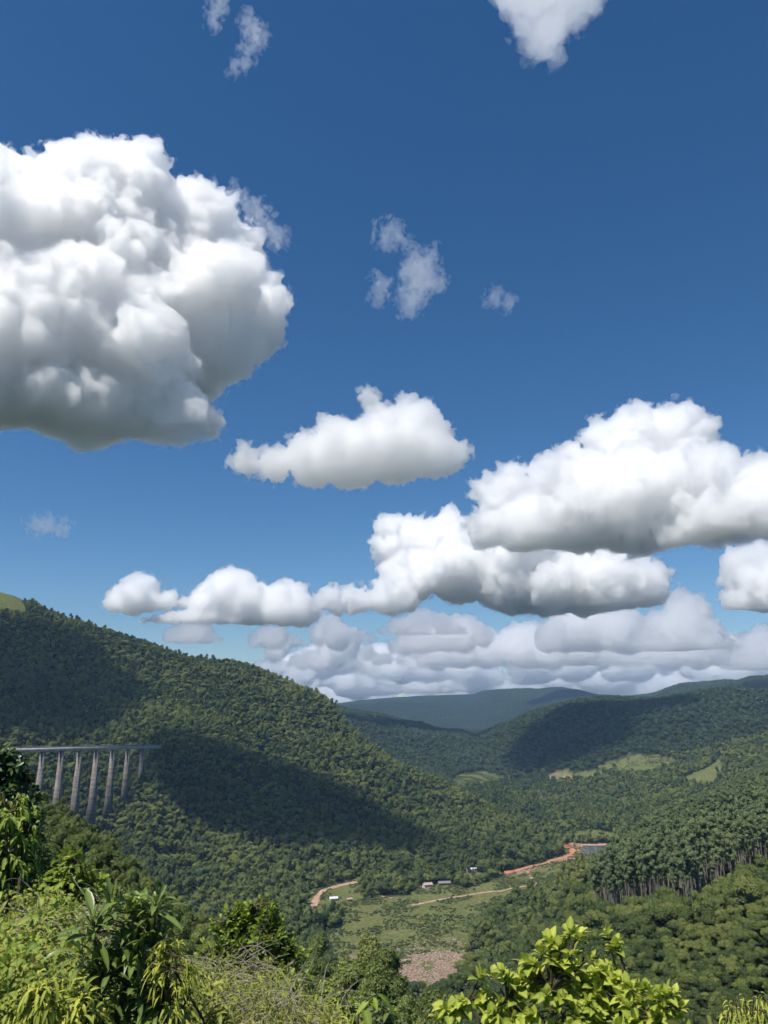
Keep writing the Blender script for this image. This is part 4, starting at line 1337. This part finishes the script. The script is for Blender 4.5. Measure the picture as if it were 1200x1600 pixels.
def heap(rs, px, base, w, h):
    """lobes of one heaped cloud: w wide, h high, standing on the row base"""
    out = []
    for k in range(int(5 + w / max(h, 1) * 2.5)):
        t = rs.uniform(-1, 1)
        top = h * (1 - abs(t) ** 1.6) * rs.uniform(0.55, 1.05) + h * 0.18
        r = max(top * rs.uniform(0.36, 0.5), 3)
        out.append((px + t * w * 0.5, base - top + r, r))
        out.append((px + t * w * 0.5 + rs.uniform(-1, 1) * r, base - r * 0.5, r * rs.uniform(0.8, 1.1)))
    return out
CL = cloud_mat('cloud_dense', 0.036, aniso=0.66)
CF = cloud_mat('cloud_far', 0.024, aniso=0.66)
CB = cloud_mat('cloud_bank', 0.008, aniso=0.62)
CW = cloud_mat('cloud_wisp', 0.0050)
cloud('cumulus_cloud', [(150,385,135),(30,400,120),(-60,420,130),(250,410,110),(300,480,110),(352,395,50),(400,500,52),(415,460,28),(60,520,130),(190,540,120),(340,530,70),(150,640,70),(230,620,72),(290,675,46),(235,700,36),(60,610,85),(-100,560,140),(8,290,32),(325,380,42),(120,445,110),(225,460,95),(50,460,105),(300,430,80)],
      3700, CL, 'huge white heaped cloud with a grey base over the left hill', base=732, seed=3, cell=2.5, levels=3, rough=0.85, wob=0.6, shell=9, lean=0.6)
cloud('cumulus_cloud', [(385,722,24),(430,728,28),(490,722,42),(550,712,56),(620,700,58),(680,708,40),(655,665,42),(600,680,40),(578,628,16),(590,650,20),(572,612,9),(705,722,18)],
      2900, CL, 'middle sized white cloud with a small peak, floating alone in the centre of the sky', base=772, seed=8, cell=1.9, rough=1.4, wob=0.5, shell=7)
cloud('cumulus_cloud', [(1000,700,58),(945,690,36),(1065,700,50),(895,725,30),(1090,770,70),(1000,790,85),(1165,795,62),(1230,800,60),(900,800,70),(795,785,44),(830,825,55),(1110,830,60),(760,830,30),(1180,740,26)],
      6500, CF, 'tall towering white cloud over the right hill', base=872, seed=12, cell=2.3, rough=1.15, levels=3, wob=0.5, shell=7)
cloud('cumulus_cloud', [(606,828,22),(602,862,22),(650,850,32),(690,850,44),(640,905,40),(720,890,55),(800,905,60),(880,915,62),(950,915,56),(1010,915,36),(560,945,26),(515,948,24),(620,940,36),(750,860,30)],
      10500, CF, 'long white cloud with an upright nose at its left end, below the towering cloud', base=962, seed=21, cell=2.2, rough=1.4, levels=3, wob=0.7, shell=6)
rs = np.random.RandomState(77)
cloud('cumulus_cloud', heap(rs, 225, 950, 150, 42) + heap(rs, 360, 962, 120, 58) + heap(rs, 440, 968, 130, 50) + heap(rs, 320, 972, 200, 18),
      10600, CF, 'long low white cloud stretched just above the left hill', seed=23, cell=1.8, levels=2, rough=1.9, depth=3, shell=5)
cloud('cumulus_cloud', heap(rs, 300, 1006, 90, 40), 13500, CB, 'small rounded cloud touching the ridge of the left hill', base=1008, seed=27, cell=1.8, rough=1.6)
cloud('cumulus_cloud', [(1165,900,40),(1200,930,45),(1150,945,26),(1185,880,30),(1240,920,50)],
      10300, CF, 'white heaped cloud cut by the right edge under the towering cloud', base=968, seed=31, cell=2.2, rough=1.4)
cloud('cumulus_cloud', heap(rs, 1065, 1022, 150, 92) + [(1060, 945, 24), (1085, 965, 26)],
      14000, CB, 'bright puffy cloud standing alone over the hills at the right', base=1022, seed=33, cell=1.8, rough=1.5)
cloud('cumulus_cloud', heap(rs, 1195, 1052, 130, 60),
      17000, CB, 'low white cloud just above the far right hill', base=1052, seed=36, cell=1.8, rough=1.5)
cloud('cumulus_cloud', heap(rs, 660, 992, 140, 36),
      14500, CB, 'small flat cloud between the long cloud and the cloud bank', base=992, seed=38, cell=1.8, rough=1.6)
parts = []
for row, (y0, h, x0, x1, k, D) in enumerate([(1010, 44, 420, 980, 9, 16000), (1034, 48, 400, 1130, 14, 20000), (1055, 50, 430, 1190, 17, 26000), (1074, 46, 420, 1190, 18, 34000), (1092, 32, 430, 1050, 12, 46000)]):
    lb = []
    for i in range(k):
        w = rs.uniform(28, 140)
        lb += heap(rs, x0 + (x1 - x0) * (i + rs.uniform(-0.2, 1.2)) / k, y0 + rs.normal() * 7, w, h * rs.uniform(0.3, 1.5))
    parts.append(cloud_geo(lb, D, seed=41 + row, cell=1.9, levels=2, rough=2.3, depth=1.5, kid=0.8, lean=0.8))
nv = np.cumsum([0] + [len(v) for v, q in parts])
b = link('cloud_bank', np_mesh('cloud_bank', np.concatenate([v for v, q in parts]), np.concatenate([q + nv[i] for i, (v, q) in enumerate(parts)]), smooth=True), CB)
tag(b, 'low bank of many white clouds along the horizon', 'clouds', 'clouds in the sky', 'stuff')
W = dict(levels=2, wisp=1.5, rough=0.6, cell=1.5, depth=0.6, cut=0.0)
cloud('wispy_cloud', [(605,370,22),(622,362,16),(635,385,10)], 3600, CW, 'small torn wisp of cloud, upper one of the pair in mid sky', seed=51, **W)
cloud('wispy_cloud', [(655,430,32),(640,415,18),(675,400,14),(685,440,16),(595,445,18),(590,465,14),(640,480,20),(650,455,22)], 3500, CW, 'larger torn wisp of cloud in mid sky under the small torn wisp', seed=52, **W)
cloud('wispy_cloud', [(372,305,16),(395,330,20),(415,350,18),(435,375,18),(330,290,10)], 3600, CW, 'slanting wisp of cloud beside the huge heaped cloud', seed=53, **W)
cloud('wispy_cloud', [(390,40,18),(395,65,18),(380,95,16),(408,60,14),(365,110,10)], 3000, CW, 'tall thin wisp of cloud at the top of the sky', seed=54, **W)
cloud('wispy_cloud', [(340,10,18),(345,-10,16),(330,34,13)], 3000, CW, 'faint wisp of cloud cut by the top edge, left of the tall thin wisp', seed=55, **W)
cloud('wispy_cloud', [(850,10,62),(815,0,45),(890,10,45),(850,60,34),(905,-20,50),(830,-50,70),(865,85,16)], 2900, CW, 'soft white cloud cut by the top edge at the right', seed=56, levels=2, wisp=0.6, rough=0.8, cell=2.5, depth=0.5)
cloud('wispy_cloud', [(775,465,16),(790,475,14)], 3500, CW, 'tiny faint wisp right of the torn wisps in mid sky', seed=57, **W)
cloud('wispy_cloud', [(70,822,18),(95,828,14),(50,820,10)], 6000, CW, 'faint flat wisp low in the sky over the left hill', seed=58, **W)
# clouds over the viewpoint; their shade falls on the hills
CO = cloud_mat('cloud_overhead', 0.012)
def overhead(name, patch, height, label, seed, rmin=600):
    W = []
    for px, py, rad in patch:
        p = hit(px, py, rmin)
        R = rad / 1200 * p.length
        q = p + SUN_DIR * (height / SUN_DIR.z)
        W.append((np.array(q), R))
    v, qd = cloud_geo([], height * 1.3, world=W, cell=18, levels=1, seed=seed, rough=1.7, wisp=0.15)
    return tag(link(name, np_mesh(name, v, qd, smooth=True), CO), label, 'cloud', 'clouds in the sky')
overhead('cumulus_cloud', [(20,1040,60),(90,1060,60),(130,1110,50),(40,1120,70),(-60,1080,90),(165,1075,30),(100,1010,30)], 2300, 'white cloud high overhead whose shade lies on the upper left hill', 61)
overhead('cumulus_cloud', [(290,1225,45),(370,1225,50),(450,1245,50),(520,1275,45),(585,1305,38),(450,1295,40),(350,1275,42),(615,1322,22)], 2300, 'white cloud high overhead whose shade lies on the spur beside the viaduct', 62)
overhead('cumulus_cloud', [(900,1125,40),(855,1150,30),(950,1115,30),(1000,1103,18),(885,1175,28),(830,1178,20),(925,1150,26),(1055,1097,13)], 3300, 'white cloud high overhead whose shade lies on the right hill', 63, 1800)
# ------------------------------------------------------------------ haze
hm, n, l, out = new_mat('haze')
pv = n.new('ShaderNodeVolumePrincipled')
pv.inputs['Color'].default_value = (0.42, 0.66, 1.0, 1)
pv.inputs['Density'].default_value = 0.00005
pv.inputs['Anisotropy'].default_value = 0.0
l.new(pv.outputs[0], out.inputs['Volume'])
hm.cycles.homogeneous_volume = True
import bmesh
bm = bmesh.new(); bmesh.ops.create_cube(bm, size=1)
lo_, hi_ = np.array([-12500, -1600, float(ZG.min()) - 30]), np.array([12500, 12300, float(ZG.max()) + 60])
for v in bm.verts: v.co = Vector((lo_ + hi_) / 2) + Vector([v.co[i] * (hi_[i] - lo_[i]) for i in range(3)])
hme = bpy.data.meshes.new('haze'); bm.to_mesh(hme); bm.free()
tag(link('haze', hme, hm), kind='stuff')
